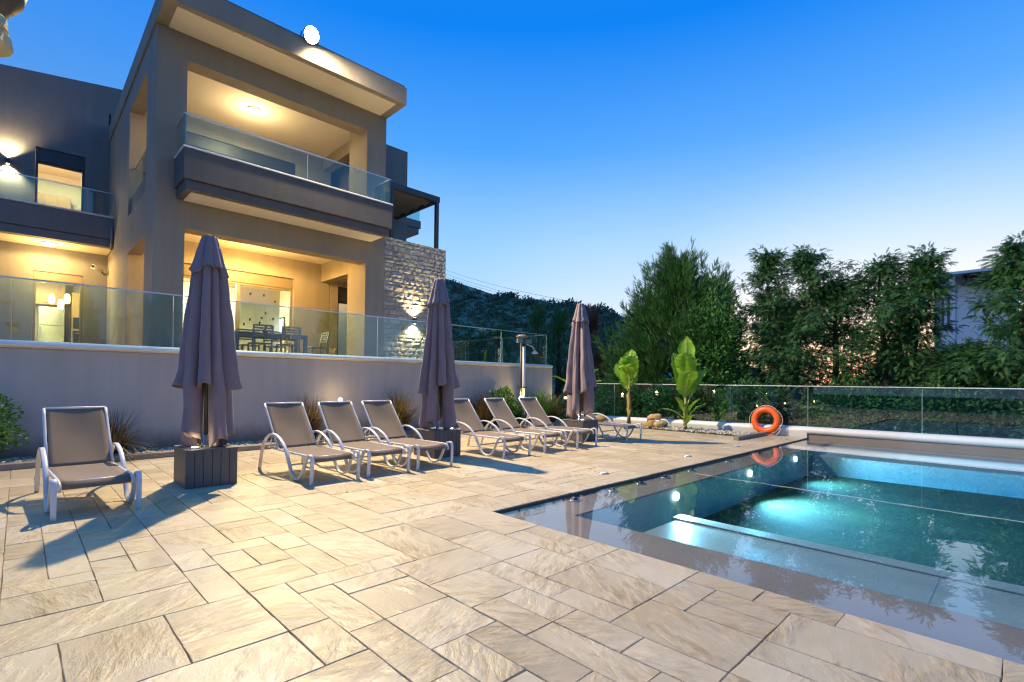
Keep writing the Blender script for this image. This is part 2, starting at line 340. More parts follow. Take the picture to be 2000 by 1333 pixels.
WARM = (1., .76, .40); AMBER = (1., .66, .27); FLOODC = (1., .82, .53)

# ================================================================== SETTING
# ground sheet beyond the plot, with a hole where the deck and the pool are (kept lower)
tag(MB().grid(lambda u, v: (-80 + 700 * u, -250 + 900 * v, -.55 + .12 * math.sin(u * 90) * math.sin(v * 70)), 60, 60).build('garden_ground', M['soil']), kind='structure')

PX0, PX1, PY0, PY1 = 3.37, 13.75, -6.0, 3.72          # pool outline
DX0, DX1, DY0, DY1 = -5.2, 12.6, -6.02, 9.68         # deck outline
deck = tag(MB().box(DX0, DY0, -.5, PX0, DY1, -.009).box(PX0, PY1, -.5, DX1, DY1, -.009).box(DX1, PY1, -.5, 13.75, 4.64, -.009)
           .build('deck', M['joint']), kind='structure')

def build_pavers():
    U = .2142; nx0, ny0 = round(DX0 / U), round(DY0 / U); nx1, ny1 = int(13.75 / U), int(DY1 / U)
    used = set(); stones = []
    X0 = PX0 - math.floor((PX0 - DX0) / U) * U; Y0 = PY1 - math.floor((PY1 - DY0) / U) * U
    NX, NY = int((13.75 - X0) / U + .5), int((DY1 - Y0) / U + 1)
    kx = round((PX0 - X0) / U); ky = round((PY1 - Y0) / U); kg = round((DX1 - X0) / U); kk = round((4.64 - Y0) / U)
    def free(i, j):
        if i < 0 or j < 0 or i >= NX or j >= NY or (i, j) in used: return False
        if i >= kx and j < ky: return False
        if i >= kg and j >= kk: return False
        return True
    sizes = [(2, 4, 1.1), (4, 2, 1.1), (3, 2, 3.4), (2, 3, 3.6), (2, 2, 4), (1, 2, 3.2), (2, 1, 3.2), (3, 1, 2.4), (1, 3, 1.8), (3, 3, .5), (4, 1, .8)]
    r = random.Random(5)
    for j in range(NY):
        for i in range(NX):
            if not free(i, j): continue
            opt = [s for s in sizes if all(free(i + a, j + b) for a in range(s[0]) for b in range(s[1]))]
            w, h = (1, 1)
            if opt:
                s = r.choices(opt, [o[2] for o in opt])[0]; w, h = s[0], s[1]
            for a in range(w):
                for b in range(h): used.add((i + a, j + b))
            x0, y0, x1, y1 = X0 + i * U, Y0 + j * U, X0 + (i + w) * U, Y0 + (j + h) * U
            x1 = min(x1, 13.75); y1 = min(y1, DY1)
            if i + w == kx and j < ky: x1 = PX0 + .012
            stones.append((x0, y0, x1, y1))
    # the stones that show largest in the picture become single pieces
    Mi = R3.transposed()
    def size(s):
        c = Mi @ (Vector(((s[0] + s[2]) / 2, (s[1] + s[3]) / 2, 0)) - Vector((0, 0, 1.3)))
        if -c.z < .4: return 0
        px, py = 1000 + 984 * c.x / -c.z, 733 - 984 * c.y / -c.z
        if px < -140 or px > 2140 or py > 1480: return 0
        return (s[2] - s[0]) * (s[3] - s[1]) / c.z ** 2 / -c.z
    stones.sort(key=size, reverse=True)
    def slab(mb, s, rr):
        g = .0018; dz = rr.uniform(-.0018, .0018); top = 0 + dz
        x0, y0, x1, y1 = s[0] + g, s[1] + g, s[2] - g, s[3] - g
        def edge(ax, ay, bx, by):
            n = max(2, int(math.hypot(bx - ax, by - ay) / .11)); out = []
            for k in range(n):
                t = k / n; jx, jy = rr.uniform(-.0026, .0026), rr.uniform(-.0026, .0026)
                out.append((ax + (bx - ax) * t + jx, ay + (by - ay) * t + jy))
            return out
        ring = edge(x0, y0, x1, y0) + edge(x1, y0, x1, y1) + edge(x1, y1, x0, y1) + edge(x0, y1, x0, y0)
        n = len(ring); cx, cy_ = (x0 + x1) / 2, (y0 + y1) / 2
        def ins(p, d):
            return (p[0] + d * (1 if p[0] < cx - .001 and p[0] < x0 + .02 else -1 if p[0] > x1 - .02 else 0), p[1] + d * (1 if p[1] < y0 + .02 else -1 if p[1] > y1 - .02 else 0))
        vs = [(x, y, -.03) for x, y in ring] + [(x, y, top - .0045) for x, y in ring] + [(*ins(p, .003), top) for p in ring]
        fs = [(i, (i + 1) % n, n + (i + 1) % n, n + i) for i in range(n)] + [(n + i, n + (i + 1) % n, 2 * n + (i + 1) % n, 2 * n + i) for i in range(n)] + [tuple(2 * n + i for i in range(n))]
        mb.add(vs, fs)
    rest = MB(); rr = random.Random(3)
    for k, s in enumerate(stones):
        if k < 298:
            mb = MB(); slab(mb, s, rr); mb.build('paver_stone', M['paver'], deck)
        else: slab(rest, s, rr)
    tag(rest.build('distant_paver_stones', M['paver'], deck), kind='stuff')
build_pavers()

# ------------------------------------------------------------------ pool
SH, PL, FL, WZ = -.055, -.30, -.92, -.026
def build_pool():
    pool = tag(MB().box(PX0 - .25, PY0, -1.1, 14.0, PY1 + .25, FL - .02)                     # floor slab
               .box(PX0 - .25, PY0, FL - .02, PX0, PY1 + .25, -.031).box(PX0, PY1, FL - .02, 13.75, PY1 + .25, -.031).box(PX0, PY0 - .3, FL - .02, 14.0, PY0, -.031)
               .build('pool_basin', M['tile']), kind='structure')
    B(PX0, PY0, FL - .02, 4.05, PY1, SH).build('shallow_ledge', M['ledge'], pool, bevel=.01)
    B(4.055, 3.202, FL - .02, 13.75, PY1, SH - .021).build('pool_wall', M['tile'], pool)
    B(4.05, 3.2, SH - .02, 13.75, PY1, SH).build('shallow_ledge', M['ledge'], pool, bevel=.004)
    for i in range(2):                                                                          # lounging platform of large tiles
        for j in range(8):
            x0 = 4.052 + i * .735; y1 = 2.86 - j * 1.18
            B(x0 + .002, y1 - 1.176, PL - .012, x0 + .733, y1, PL + random.uniform(-.001, .001)).build('platform_tile', M['plattile'], pool)
    B(4.052, -6, FL - .02, 5.525, 2.865, PL - .004).build('platform_core', M['white'], pool)
    B(5.53, -6, FL - .02, 5.74, 2.93, PL + .014).build('step_edge', M['plattile'], pool, bevel=.006)
    for i in range(5):                                                                          # floor tiles
        for j in range(7):
            x0, y1 = 5.82 + i * 1.24, 3.19 - j * 1.24
            B(x0 + .003, y1 - 1.237, FL - .02, x0 + 1.237, y1, FL + random.uniform(-.001, .001)).build('floor_tile', M['floortile'], pool)
    B(10.42, -6, FL + .004, 10.50, 3.19, FL + .012).build('lane_line', M['white'], pool)
    B(12.1, PY0, FL - .02, 13.75, 3.2, -.20).build('bench', M['tile'], pool, bevel=.012)
    B(12.9, PY0, -.20, 13.75, 3.2, -.10).build('bench_step', M['tile'], pool, bevel=.012)
    # dark strip put in as the shade on the pool's upright edge face
    B(PX0, PY1 - .012, -.10, 13.2, PY1 - .001, -.008).build('edge_shade_strip', M['dark'], pool)
    for x in (4.55, 5.3, 5.95, 6.6, 7.4, 8.8, 10.2):
        c = MB().lathe([(.075, 0), (.075, .010), (.062, .014), (.03, .014)], (x, 3.60, SH), 18).build('inlet_cover', M['steel'], pool, True)
        MB().lathe([(.03, 0), (.028, .018)], (x, 3.60, SH + .0142), 12).build('inlet_nozzle', M['dark'], c, True)
    for x, z in ((6.12, -.175), (8.62, -.175), (10.95, -.175)):
        b = MB()
        n = 20; ring = [(x + .062 * math.cos(2 * PI * i / n), z + .062 * .9 * math.sin(2 * PI * i / n)) for i in range(n)]
        b.add([(a, 3.19, c) for a, c in ring] + [(a, 3.165, c) for a, c in ring], [(i, (i + 1) % n, n + (i + 1) % n, n + i) for i in range(n)] + [tuple(n + i for i in range(n))])
        lm = b.build('pool_lamp', M['led'], pool)
        light('pool_lamp_light', 'SPOT', (x, 3.10, z), (620 if x < 7 else 2100 if x < 10 else 800), (.62, .90, 1.), .05, pool, (-.05, -1, .03), 158, .9)
    # water: a closed body, glossy on top, that takes the red out of the light on its way
    m, nt, p = mk('pool water'); nt.nodes.remove(p); L = nt.links.new
    t = node(nt, 'ShaderNodeBsdfTransparent'); g = node(nt, 'ShaderNodeBsdfAnisotropic'); g.inputs['Roughness'].default_value = .0; g.inputs[0].default_value = (1, 1, 1, 1)
    f = fresnel(nt, 1.75)
    ge = node(nt, 'ShaderNodeNewGeometry'); n = node(nt, 'ShaderNodeTexNoise'); n.inputs['Scale'].default_value = 1.6; n.inputs['Detail'].default_value = 2; L(ge.outputs['Position'], n.inputs['Vector'])
    bp = node(nt, 'ShaderNodeBump'); bp.inputs['Strength'].default_value = .10; bp.inputs['Distance'].default_value = .006; L(n.outputs['Fac'], bp.inputs['Height']); L(bp.outputs[0], g.inputs['Normal'])
    mx = node(nt, 'ShaderNodeMixShader'); L(f.outputs[0], mx.inputs[0]); L(t.outputs[0], mx.inputs[1]); L(g.outputs[0], mx.inputs[2]); L(mx.outputs[0], nt.nodes['Material Output'].inputs['Surface'])
    va = node(nt, 'ShaderNodeVolumeAbsorption'); va.inputs['Color'].default_value = (.02, .70, .94, 1); va.inputs['Density'].default_value = .44; L(va.outputs[0], nt.nodes['Material Output'].inputs['Volume'])
    w = B(PX0 - .002, PY0 - .002, -1.2, 13.752, PY1 + .002, WZ).build('pool_water', m)
    tag(w, kind='structure')
build_pool()

# recessed deck lamps along the pool
for x, what in ((5.95, 'nearest the dipping corner'), (8.48, 'halfway along the pool edge'), (10.62, 'nearest the low kerb')):
    t = thing('deck_spotlight', f'small round white spotlight set in the deck, {what}', 'spotlight', (x, 4.2, 0), 'spotlights set in the deck')
    MB().lathe([(.075, .0), (.075, .006), (.055, .010)], (x, 4.2, 0), 20).build('rim', M['steel'], t, True)
    MB().lathe([(.052, .0), (.050, .012)], (x, 4.2, .001), 18).build('lens', M['white'], t, True)

# ------------------------------------------------------------------ kerb, gravel, terrace wall
kerb = tag(MB().box(DX0, 9.69, -.4, 11.9, 9.85, .085).build('bed_kerb', M['wall'], bevel=.008), kind='structure')
tag(B(DX0, 9.85, -.4, 12.6, 10.46, .035).build('wall_bed', M['soil']), kind='structure')
tag(B(12.605, 4.645, -.4, 13.9, 10.46, .005).build('palm_bed', M['soil']), kind='structure')
t = thing('low_kerb_wall', 'short low rendered kerb beside the pool corner, in front of the lifebuoy', 'kerb', (12.4, 4.64, 0))
B(11.72, 4.58, 0.001, 13.55, 4.70, .09).build('kerb_body', M['wall'], t, bevel=.01)

def pebbles(name, region, n, r0, r1, zf):
    ico = bmesh.new(); bmesh.ops.create_icosphere(ico, subdivisions=1, radius=1); tv = np.array([v.co[:] for v in ico.verts]); tf = np.array([[v.index for v in f.verts] for f in ico.faces]); ico.free()
    x0, y0, x1, y1 = region
    pos = np.stack([rng.uniform(x0, x1, n), rng.uniform(y0, y1, n)], 1); sc = rng.uniform(r0, r1, (n, 1)) * rng.uniform(.6, 1.25, (n, 3)); sc[:, 2] *= .62
    a = rng.uniform(0, 6.28, n); ca, sa = np.cos(a), np.sin(a)
    v = tv[None] * sc[:, None, :] * rng.uniform(.86, 1.14, (n, len(tv), 1))
    x = v[..., 0] * ca[:, None] - v[..., 1] * sa[:, None] + pos[:, None, 0]; y = v[..., 0] * sa[:, None] + v[..., 1] * ca[:, None] + pos[:, None, 1]
    z = v[..., 2] + zf(pos, n)[:, None]
    V = np.stack([x, y, z], -1).reshape(-1, 3); F = (tf[None] + (np.arange(n) * len(tv))[:, None, None]).reshape(-1, 3)
    o = link(name, np_mesh(name, V, F, 3), M['pebble_isl']); return tag(o, kind='stuff')
def pebble_isl():
    m, nt, p = mk('gravel pebbles'); g = node(nt, 'ShaderNodeNewGeometry')
    r = ramp(nt, [(0, (.20, .165, .12)), (.3, (.42, .37, .29)), (.6, (.62, .57, .48)), (.85, (.50, .43, .33)), (1, (.70, .67, .60))]); nt.links.new(g.outputs['Random Per Island'], r.inputs[0]); nt.links.new(r.outputs[0], p.inputs['Base Color']); p.inputs['Roughness'].default_value = .8
    return m
M['pebble_isl'] = pebble_isl()
tag(pebbles('gravel', (-4.5, 9.87, 12.5, 10.45), 9000, .016, .036, lambda p, n: .045 + rng.uniform(0, .035, n)), 'pale pebble gravel strip along the foot of the terrace wall', 'gravel')
tag(pebbles('gravel', (12.63, 4.75, 13.6, 10.4), 4200, .016, .036, lambda p, n: .014 + rng.uniform(0, .03, n)), 'pale pebble gravel bed around the banana plants', 'gravel')

TZ = 1.75
wallt = thing('terrace_wall', 'long pale grey rendered retaining wall with a rounded white coping under the glass railing', 'wall', (3, 10.5, 0))
B(-9, 10.5, -.4, 12.06, 10.72, 1.70).build('wall_face', M['wall'], wallt)
B(11.84, 10.722, -.4, 12.06, 17.5, 1.70).build('return_face', M['wall'], wallt)
prof = [(.17 * math.cos(a) * 1.0, .062 * math.sin(a)) for a in [2 * PI * i / 14 for i in range(14)]]
MB().sweep([(-9, 10.58, 1.76), (12.0, 10.58, 1.76)], [(-q[0], q[1]) for q in prof]).build('coping', M['white'], wallt, True)
MB().sweep([(11.97, 10.74, 1.76), (11.97, 17.5, 1.76)], [(-q[0], q[1]) for q in prof]).build('coping', M['white'], wallt, True)
tag(B(-9, 10.725, 1.3, 11.83, 30, TZ).build('terrace_floor', surf('terrace tiles', (.36, .32, .27), .5, .1, 3)), kind='structure')

def railing(name, label, pts, z0, z1, seams, rail=M['steel'], group=None, thick=.012, railr=.013):
    """pts: two ends (x, y); seams: fractions where panes meet"""
    a, b = Vector((*pts[0], 0)), Vector((*pts[1], 0)); d = b - a; n = d.normalized().cross(Vector((0, 0, 1)))
    zf = z0 if isinstance(z0, tuple) else (z0, z0); zt = z1 if isinstance(z1, tuple) else (z1, z1)
    t = thing(name, label, 'railing', (a.x, a.y, zf[0]), group)
    fr = [0] + list(seams) + [1]
    for f0, f1 in zip(fr, fr[1:]):
        g = .007 / d.length; p, q = a + d * (f0 + g), a + d * (f1 - g)
        lz = lambda f, z: z[0] + (z[1] - z[0]) * f
        vs = []
        for pt, f in ((p, f0), (q, f1)):
            for s in (-1, 1):
                vs += [tuple(pt + n * (s * thick / 2) + Vector((0, 0, lz(f, zf)))), tuple(pt + n * (s * thick / 2) + Vector((0, 0, lz(f, zt) - .004)))]
        # order: p-,z0 p-,z1 p+,z0 p+,z1 q-...
        MB().add(vs, [(0, 4, 5, 1), (2, 3, 7, 6), (0, 1, 3, 2), (4, 6, 7, 5), (1, 5, 7, 3), (0, 2, 6, 4)]).build('glass_panel', M['pane'], t)
        MB().sweep([p + Vector((0, 0, lz(f0, zf))), p + Vector((0, 0, lz(f0, zt) - .01))], [(-.003, -.009), (.003, -.009), (.003, .009), (-.003, .009)], up=(n.x, n.y, 0)).build('pane_edge', M['edge'], t)
    h = railr
    MB().sweep([a + Vector((0, 0, zt[0])), b + Vector((0, 0, zt[1]))], [(-h, -h * .8), (h, -h * .8), (h, h * .8), (-h, h * .8)]).build('handrail', rail, t, bevel=.003)
    return t
M['edge'] = surf('polished glass edge', (.42, .62, .60), .2, .03, 4)
D = 21.0
railing('glass_railing', 'long frameless glass railing on the coping of the terrace wall', ((-9, 10.62), (11.95, 10.62)), 1.80, 2.76,
        [(x + 9) / 20.95 for x in (-6.2, -4.15, -2.15, -.1, 1.94, 3.99, 5.97, 7.95, 9.93)])
railing('glass_railing', 'glass railing returning along the far end of the terrace', ((11.95, 10.66), (11.95, 17.4)), 1.80, 2.77, [.3, .6, .8])
pf = railing('pool_fence', 'low frameless glass fence along the far end of the pool and the palm bed', ((13.9, 10.6), (13.9, -8)), (.17, .29), (1.24, 1.275), [.064, .265, .367, .485, .61, .73, .86], rail=M['alu'], railr=.012)
fw = thing('fence_kerb_wall', 'low white rounded kerb wall under the glass pool fence', 'wall', (13.85, 4, 0))
vs = []; 
b = MB()
for i, (y, z) in enumerate(((10.6, .17), (3.7, .215 + .04), (-8, .29 + .03))):
    pass
def kerbprof(z, lo): return [(-.13, lo), (.16, lo), (.16, z - .03), (.12, z), (-.05, z), (-.115, z - .025), (-.15, z - .065), (-.155, z - .10), (-.13, z - .15)] if lo < 0 else \
    [(-.09, z - .17), (.16, z - .17), (.16, z - .03), (.12, z), (-.06, z), (-.12, z - .02), (-.155, z - .06), (-.155, z - .11), (-.13, z - .155)]
for (y0, z0), (y1, z1), nm, lo in (((10.6, .17), (3.74, .26), 'garden_kerb', -.6), ((3.735, .26), (-8, .33), 'pool_coping', 1)):
    p0, p1 = kerbprof(z0, lo), kerbprof(z1, lo); n = len(p0)
    MB().add([(13.86 + x, y0, z) for x, z in p0] + [(13.86 + x, y1, z) for x, z in p1], [(i, n + i, n + (i + 1) % n, (i + 1) % n) for i in range(n)] + [tuple(range(n)), tuple(reversed(range(n, 2 * n)))]).build(nm, M['white'], fw, True)
MB().add([(13.765, 3.735, -.9), (14.0, 3.735, -.9), (14.0, -8, -.9), (13.765, -8, -.9), (13.765, 3.735, .088), (14.0, 3.735, .088), (14.0, -8, .158), (13.765, -8, .158)],
         [(0, 1, 2, 3), (4, 7, 6, 5), (0, 4, 5, 1), (1, 5, 6, 2), (2, 6, 7, 3), (3, 7, 4, 0)]).build('pool_end_wall', M['ledge'], fw)
for o in fw.children: o.data.set_sharp_from_angle(angle=.9) if hasattr(o.data, 'set_sharp_from_angle') else None

# ================================================================== HOUSE
H = thing('house', 'two storey taupe villa with a deep framed porch, glass balconies and a stone clad side', 'house', (4.8, 17, 1.75))
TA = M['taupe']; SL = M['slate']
# --- tower porch: front frame of piers and beams
MB().box(2.04, 13.3, 1.7, 2.62, 14.4, 9.06).box(7.07, 13.3, 1.7, 7.68, 14.4, 9.06).box(2.62, 13.3, 4.66, 7.07, 13.75, 5.62).box(2.62, 13.3, 8.48, 7.07, 13.75, 9.06).build('front_frame', TA, H, bevel=.006)
for x0, x1 in ((2.04, 2.34), (7.38, 7.68)):
    MB().box(x0, 14.4, 4.62, x1, 17.0, 5.62).box(x0, 14.4, 8.48, x1, 17, 9.06).box(x0, 17.0, 1.7, x1, 21.3, 9.06).build('side_wall', TA, H)
    B(x0 + .06, 14.4, 5.62, x1 - .06, 17.0, 6.12).build('side_parapet', SL, H)
    MB().box((x0 + x1) / 2 - .006, 14.41, 6.125, (x0 + x1) / 2 + .006, 16.99, 6.95).build('side_glass', M['pane'], H)
    MB().box((x0 + x1) / 2 - .015, 14.41, 6.955, (x0 + x1) / 2 + .015, 16.99, 6.98).build('side_handrail', M['steel'], H)
B(2.34, 13.75, 5.235, 7.38, 17.0, 5.62).build('floor_slab', M['cream'], H)
B(2.34, 13.75, 8.875, 7.38, 17.0, 9.06).build('porch_ceiling', M['cream'], H)
roof = B(2.0, 12.28, 9.064, 7.72, 21.3, 9.56).build('roof_slab', TA, H, bevel=.012)
MB().box(2.24, 12.42, 9.045, 7.46, 13.29, 9.0635).build('soffit_panel', M['cream'], roof)
MB().box(2.06, 12.30, 9.561, 7.66, 12.5, 9.60).box(2.06, 12.5, 9.561, 2.26, 21.2, 9.60).build('roof_coping', SL, roof)

def wall_with_holes(y0, y1, x0, x1, z0, z1, holes):
    """a wall across X with rectangular holes [(x0, x1, z0, z1)] sorted by x"""
    mb = MB(); x = x0
    for hx0, hx1, hz0, hz1 in holes:
        if hx0 > x: mb.box(x, y0, z0, hx0, y1, z1)
        if hz0 > z0: mb.box(hx0, y0, z0, hx1, y1, hz0)
        if hz1 < z1: mb.box(hx0, y0, hz1, hx1, y1, z1)
        x = hx1
    if x < x1: mb.box(x, y0, z0, x1, y1, z1)
    return mb
def window(name, x0, x1, z0, z1, y, mull=(), shutter=.0, fw_=.07, mat=None, closed=False):
    mat = mat or M['bronze']; zt = z1 - shutter
    if shutter:
        bx = B(x0 + .004, y - .03, zt, x1 - .004, y + .10, z1 - .004).build('shutter_box', mat, H, bevel=.006)
    mb = MB().box(x0 + .004, y, z0, x0 + fw_, y + .09, zt - .002).box(x1 - fw_, y, z0, x1 - .004, y + .09, zt - .002).box(x0 + fw_, y, z0, x1 - fw_, y + .09, z0 + .06).box(x0 + fw_, y, zt - fw_, x1 - fw_, y + .09, zt - .002)
    for m_ in mull: mb.box(m_ - .055, y - .004, z0 + .06, m_ + .055, y + .085, zt - fw_)
    f = mb.build(name, mat, H, bevel=.005)
    xs = [x0 + fw_] + list(mull) + [x1 - fw_]
    for a, c in zip(xs, xs[1:]):
        e0 = .055 if a in mull else 0; e1 = .055 if c in mull else 0
        if closed:
            n = int((zt - fw_ - z0 - .06) / .055)
            for k in range(n):
                zz = z0 + .06 + k * .055
                B(a + e0, y + .03, zz + .003, c - e1, y + .05, zz + .052).build('shutter_slat', M['board'], f)
        else:
            B(a + e0, y + .035, z0 + .06, c - e1, y + .047, zt - fw_).build('pane', M['window'], f)
    return f
# --- porch back wall, ground floor doors and upper shutters
wall_with_holes(17.0, 17.22, 2.34, 7.38, 1.75, 5.235, [(3.0, 6.46, 1.751, 4.60)]).build('porch_back_wall', TA, H)
window('sliding_door', 3.0, 6.46, 1.76, 4.60, 17.10, (3.9, 4.82), .34)
wall_with_holes(17.0, 17.22, 2.34, 7.38, 5.62, 8.875, [(3.0, 6.46, 5.75, 8.42)]).build('porch_back_wall', TA, H)
window('shuttered_window', 3.0, 6.46, 5.76, 8.42, 17.06, (4.7,), .36, mat=M['dark'], closed=True)
# --- front balcony
bal = MB().box(2.40, 12.38, 5.50, 7.37, 12.56, 6.15).box(2.40, 12.56, 5.50, 2.58, 13.29, 6.15).box(7.19, 12.56, 5.50, 7.37, 13.29, 6.15).build('balcony', M['parapet'], H, bevel=.01)
MB().box(2.45, 12.43, 5.285, 7.32, 13.29, 5.485).build('balcony_base', M['parapet'], bal, bevel=.006)
MB().box(2.47, 12.45, 5.486, 7.30, 13.2, 5.499).build('shadow_gap', M['dark'], bal)
MB().box(2.58, 12.58, 5.268, 7.2, 13.28, 5.284).build('soffit_panel', M['cream'], bal)
MB().box(2.58, 12.56, 5.502, 7.19, 13.3, 5.60).build('balcony_floor', M['cream'], bal)
MB().box(2.385, 12.365, 6.152, 7.385, 12.56, 6.19).box(2.385, 12.56, 6.152, 2.58, 13.29, 6.19).box(7.19, 12.56, 6.152, 7.385, 13.29, 6.19).build('parapet_coping', M['white'], bal, bevel=.008)
for a, c in ((2.41, 5.02), (5.03, 7.36)):
    B(a, 12.46, 6.192, c, 12.472, 6.88).build('glass_panel', M['pane'], bal)
for x in (2.44, 7.33): B(x - .006, 12.475, 6.192, x + .006, 13.28, 6.88).build('glass_panel', M['pane'], bal)
MB().box(2.40, 12.452, 6.884, 7.37, 12.480, 6.905).box(2.426, 12.48, 6.884, 2.454, 13.28, 6.905).box(7.316, 12.48, 6.884, 7.344, 13.28, 6.905).build('handrail', M['steel'], bal)
B(5.022, 12.458, 6.192, 5.028, 12.474, 6.88).build('pane_edge', M['edge'], bal)
# --- west wing with its sloping parapet, balcony, window and kitchen door
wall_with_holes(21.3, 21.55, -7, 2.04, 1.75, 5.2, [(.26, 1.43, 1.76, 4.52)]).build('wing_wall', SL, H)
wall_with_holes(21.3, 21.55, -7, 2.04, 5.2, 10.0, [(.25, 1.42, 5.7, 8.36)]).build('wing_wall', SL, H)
def wing_top():
    X = [-7, -4, -1, 2.0]; top = [9.56, 10.0, 10.46, 10.9]; mb = MB()
    for i in range(3):
        x0, x1 = X[i], X[i + 1]
        mb.add([(x0, 21.3, 10.0 if top[i] >= 10 else 9.4), (x1, 21.3, 10.0), (x1, 21.55, 10.0), (x0, 21.55, 10.0 if top[i] >= 10 else 9.4), (x0, 21.3, max(top[i], 10.001)), (x1, 21.3, max(top[i + 1], 10.002)), (x1, 21.55, max(top[i + 1], 10.002)), (x0, 21.55, max(top[i], 10.001))],
               [(0, 3, 2, 1), (4, 5, 6, 7), (0, 1, 5, 4), (1, 2, 6, 5), (2, 3, 7, 6), (3, 0, 4, 7)])
    mb.add([(2.0, 21.3, 9.57), (4.2, 21.3, 9.57), (4.2, 21.55, 9.57), (2.0, 21.55, 9.57), (2.0, 21.3, 10.9), (4.2, 21.3, 11.2), (4.2, 21.55, 11.2), (2.0, 21.55, 10.9)],
           [(0, 3, 2, 1), (4, 5, 6, 7), (0, 1, 5, 4), (1, 2, 6, 5), (2, 3, 7, 6), (3, 0, 4, 7)])
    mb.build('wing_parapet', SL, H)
wing_top()
window('kitchen_door', .26, 1.43, 1.76, 4.52, 21.36, (), .26)
window('upper_window', .25, 1.42, 5.72, 8.36, 21.38, (), .42, mat=M['dark'])
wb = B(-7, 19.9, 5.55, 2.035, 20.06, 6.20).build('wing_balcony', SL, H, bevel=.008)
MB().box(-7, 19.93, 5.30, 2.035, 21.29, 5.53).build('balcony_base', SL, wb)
MB().box(-7, 20.1, 5.285, 2.02, 21.28, 5.299).build('soffit_panel', M['cream'], wb)
MB().box(-7, 19.87, 6.203, 2.035, 20.08, 6.25).build('parapet_coping', M['white'], wb, bevel=.008)
for a, c in ((-7, -2.2), (-2.19, .22), (.23, 1.40), (1.41, 2.02)):
    B(a, 19.96, 6.252, c, 19.972, 6.97).build('glass_panel', M['pane'], wb)
MB().box(-7, 19.952, 6.974, 2.03, 19.98, 6.998).build('handrail', M['steel'], wb)
MB().tube([(1.98, 19.84, 5.9), (1.98, 19.84, 5.2)], .035, 10).build('rain_spout', M['taupe'], wb, True)
# --- rear block, second balcony and stone clad side
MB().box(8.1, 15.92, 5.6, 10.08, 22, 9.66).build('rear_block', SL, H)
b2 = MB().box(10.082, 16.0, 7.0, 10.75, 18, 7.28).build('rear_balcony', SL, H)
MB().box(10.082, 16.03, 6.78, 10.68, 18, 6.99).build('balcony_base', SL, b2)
MB().box(10.1, 16.1, 6.765, 10.66, 17.9, 6.779).build('soffit_panel', M['cream'], b2)
MB().box(10.70, 16.02, 7.282, 10.712, 17.9, 8.05).box(10.09, 16.02, 7.282, 10.69, 16.032, 8.05).build('glass_panel', M['pane'], b2)
SBx0, SBx1 = 7.685, 9.94
MB().box(SBx0, 13.36, 1.75, SBx1 - .05, 13.66, 5.52).box(SBx1 - .30, 13.66, 1.75, SBx1 - .05, 17.0, 5.52).build('stone_core', M['mortar'], H)
MB().box(SBx0, 13.68, 5.25, SBx1 - .32, 22, 5.50).build('roof_terrace_slab', M['cream'], H)
wall_with_holes(17.002, 17.2, 7.69, 9.58, 1.75, 5.25, [(8.0, 9.3, 1.76, 4.56)]).build('patio_back_wall', M['mortar'], H)
window('patio_door', 8.0, 9.3, 1.76, 4.56, 17.08, (), .5, mat=M['dark'])

def stones(parent, mapf, u0, u1, v0, v1, hole=None, seed=1, hs=(.10, .18), ws=(.16, .42)):
    r = random.Random(seed); v = v0
    while v < v1 - .03:
        h = min(r.uniform(*hs), v1 - v); 
        if v1 - v - h < .07: h = v1 - v
        u = u0
        while u < u1 - .02:
            w = min(r.uniform(*ws), u1 - u)
            if u1 - u - w < .1: w = u1 - u
            if not (hole and u + w > hole[0] + .02 and u < hole[1] - .02 and v + h > hole[2] and v < hole[3] - .02):
                nu, nv = 4, 3; g = .008; mb = MB(); base = r.uniform(.018, .036); pts = []
                for i in range(nu + 1):
                    for j in range(nv + 1):
                        edge = i in (0, nu) or j in (0, nv)
                        d = base * .45 if edge else base + r.uniform(-.014, .016)
                        ju, jv = (r.uniform(-.007, .007), r.uniform(-.007, .007))
                        pts.append((u + g + (w - 2 * g) * i / nu + ju, v + g + (h - 2 * g) * j / nv + jv, d))
                fs = []
                for i in range(nu):
                    for j in range(nv):
                        a = i * (nv + 1) + j; fs.append((a, a + nv + 1, a + nv + 2, a + 1))
                mb.add([mapf(*p) for p in pts], fs)
                # sides back to the core
                ring = [i * (nv + 1) for i in range(nu + 1)] + [nu * (nv + 1) + j for j in range(1, nv + 1)] + [i * (nv + 1) + nv for i in range(nu - 1, -1, -1)] + [j for j in range(nv - 1, 0, -1)]
                b0 = len(mb.v); mb.v += [mapf(pts[k][0], pts[k][1], -.005) for k in ring]; n = len(ring)
                mb.f += [(ring[k], b0 + k, b0 + (k + 1) % n, ring[(k + 1) % n]) for k in range(n)]
                mb.build('stone', M['stone'], parent)
            u += w
        v += h
cl = B(SBx0, 13.33, 1.75, SBx1 - .05, 13.358, 5.52).build('stone_facing', M['mortar'], H)
stones(cl, lambda u, v, d: (u, 13.33 - d, v), SBx0, SBx1, 1.76, 5.55, None, 4)
cs = B(7.692, 16.975, 1.75, 9.58, 17.0, 1.76).build('patio_facing', M['mortar'], H)
stones(cs, lambda u, v, d: (u, 16.998 - d, v), 7.69, 9.58, 1.78, 5.24, (8.0, 9.3, 1.76, 4.56), 9, (.2, .34), (.28, .6))
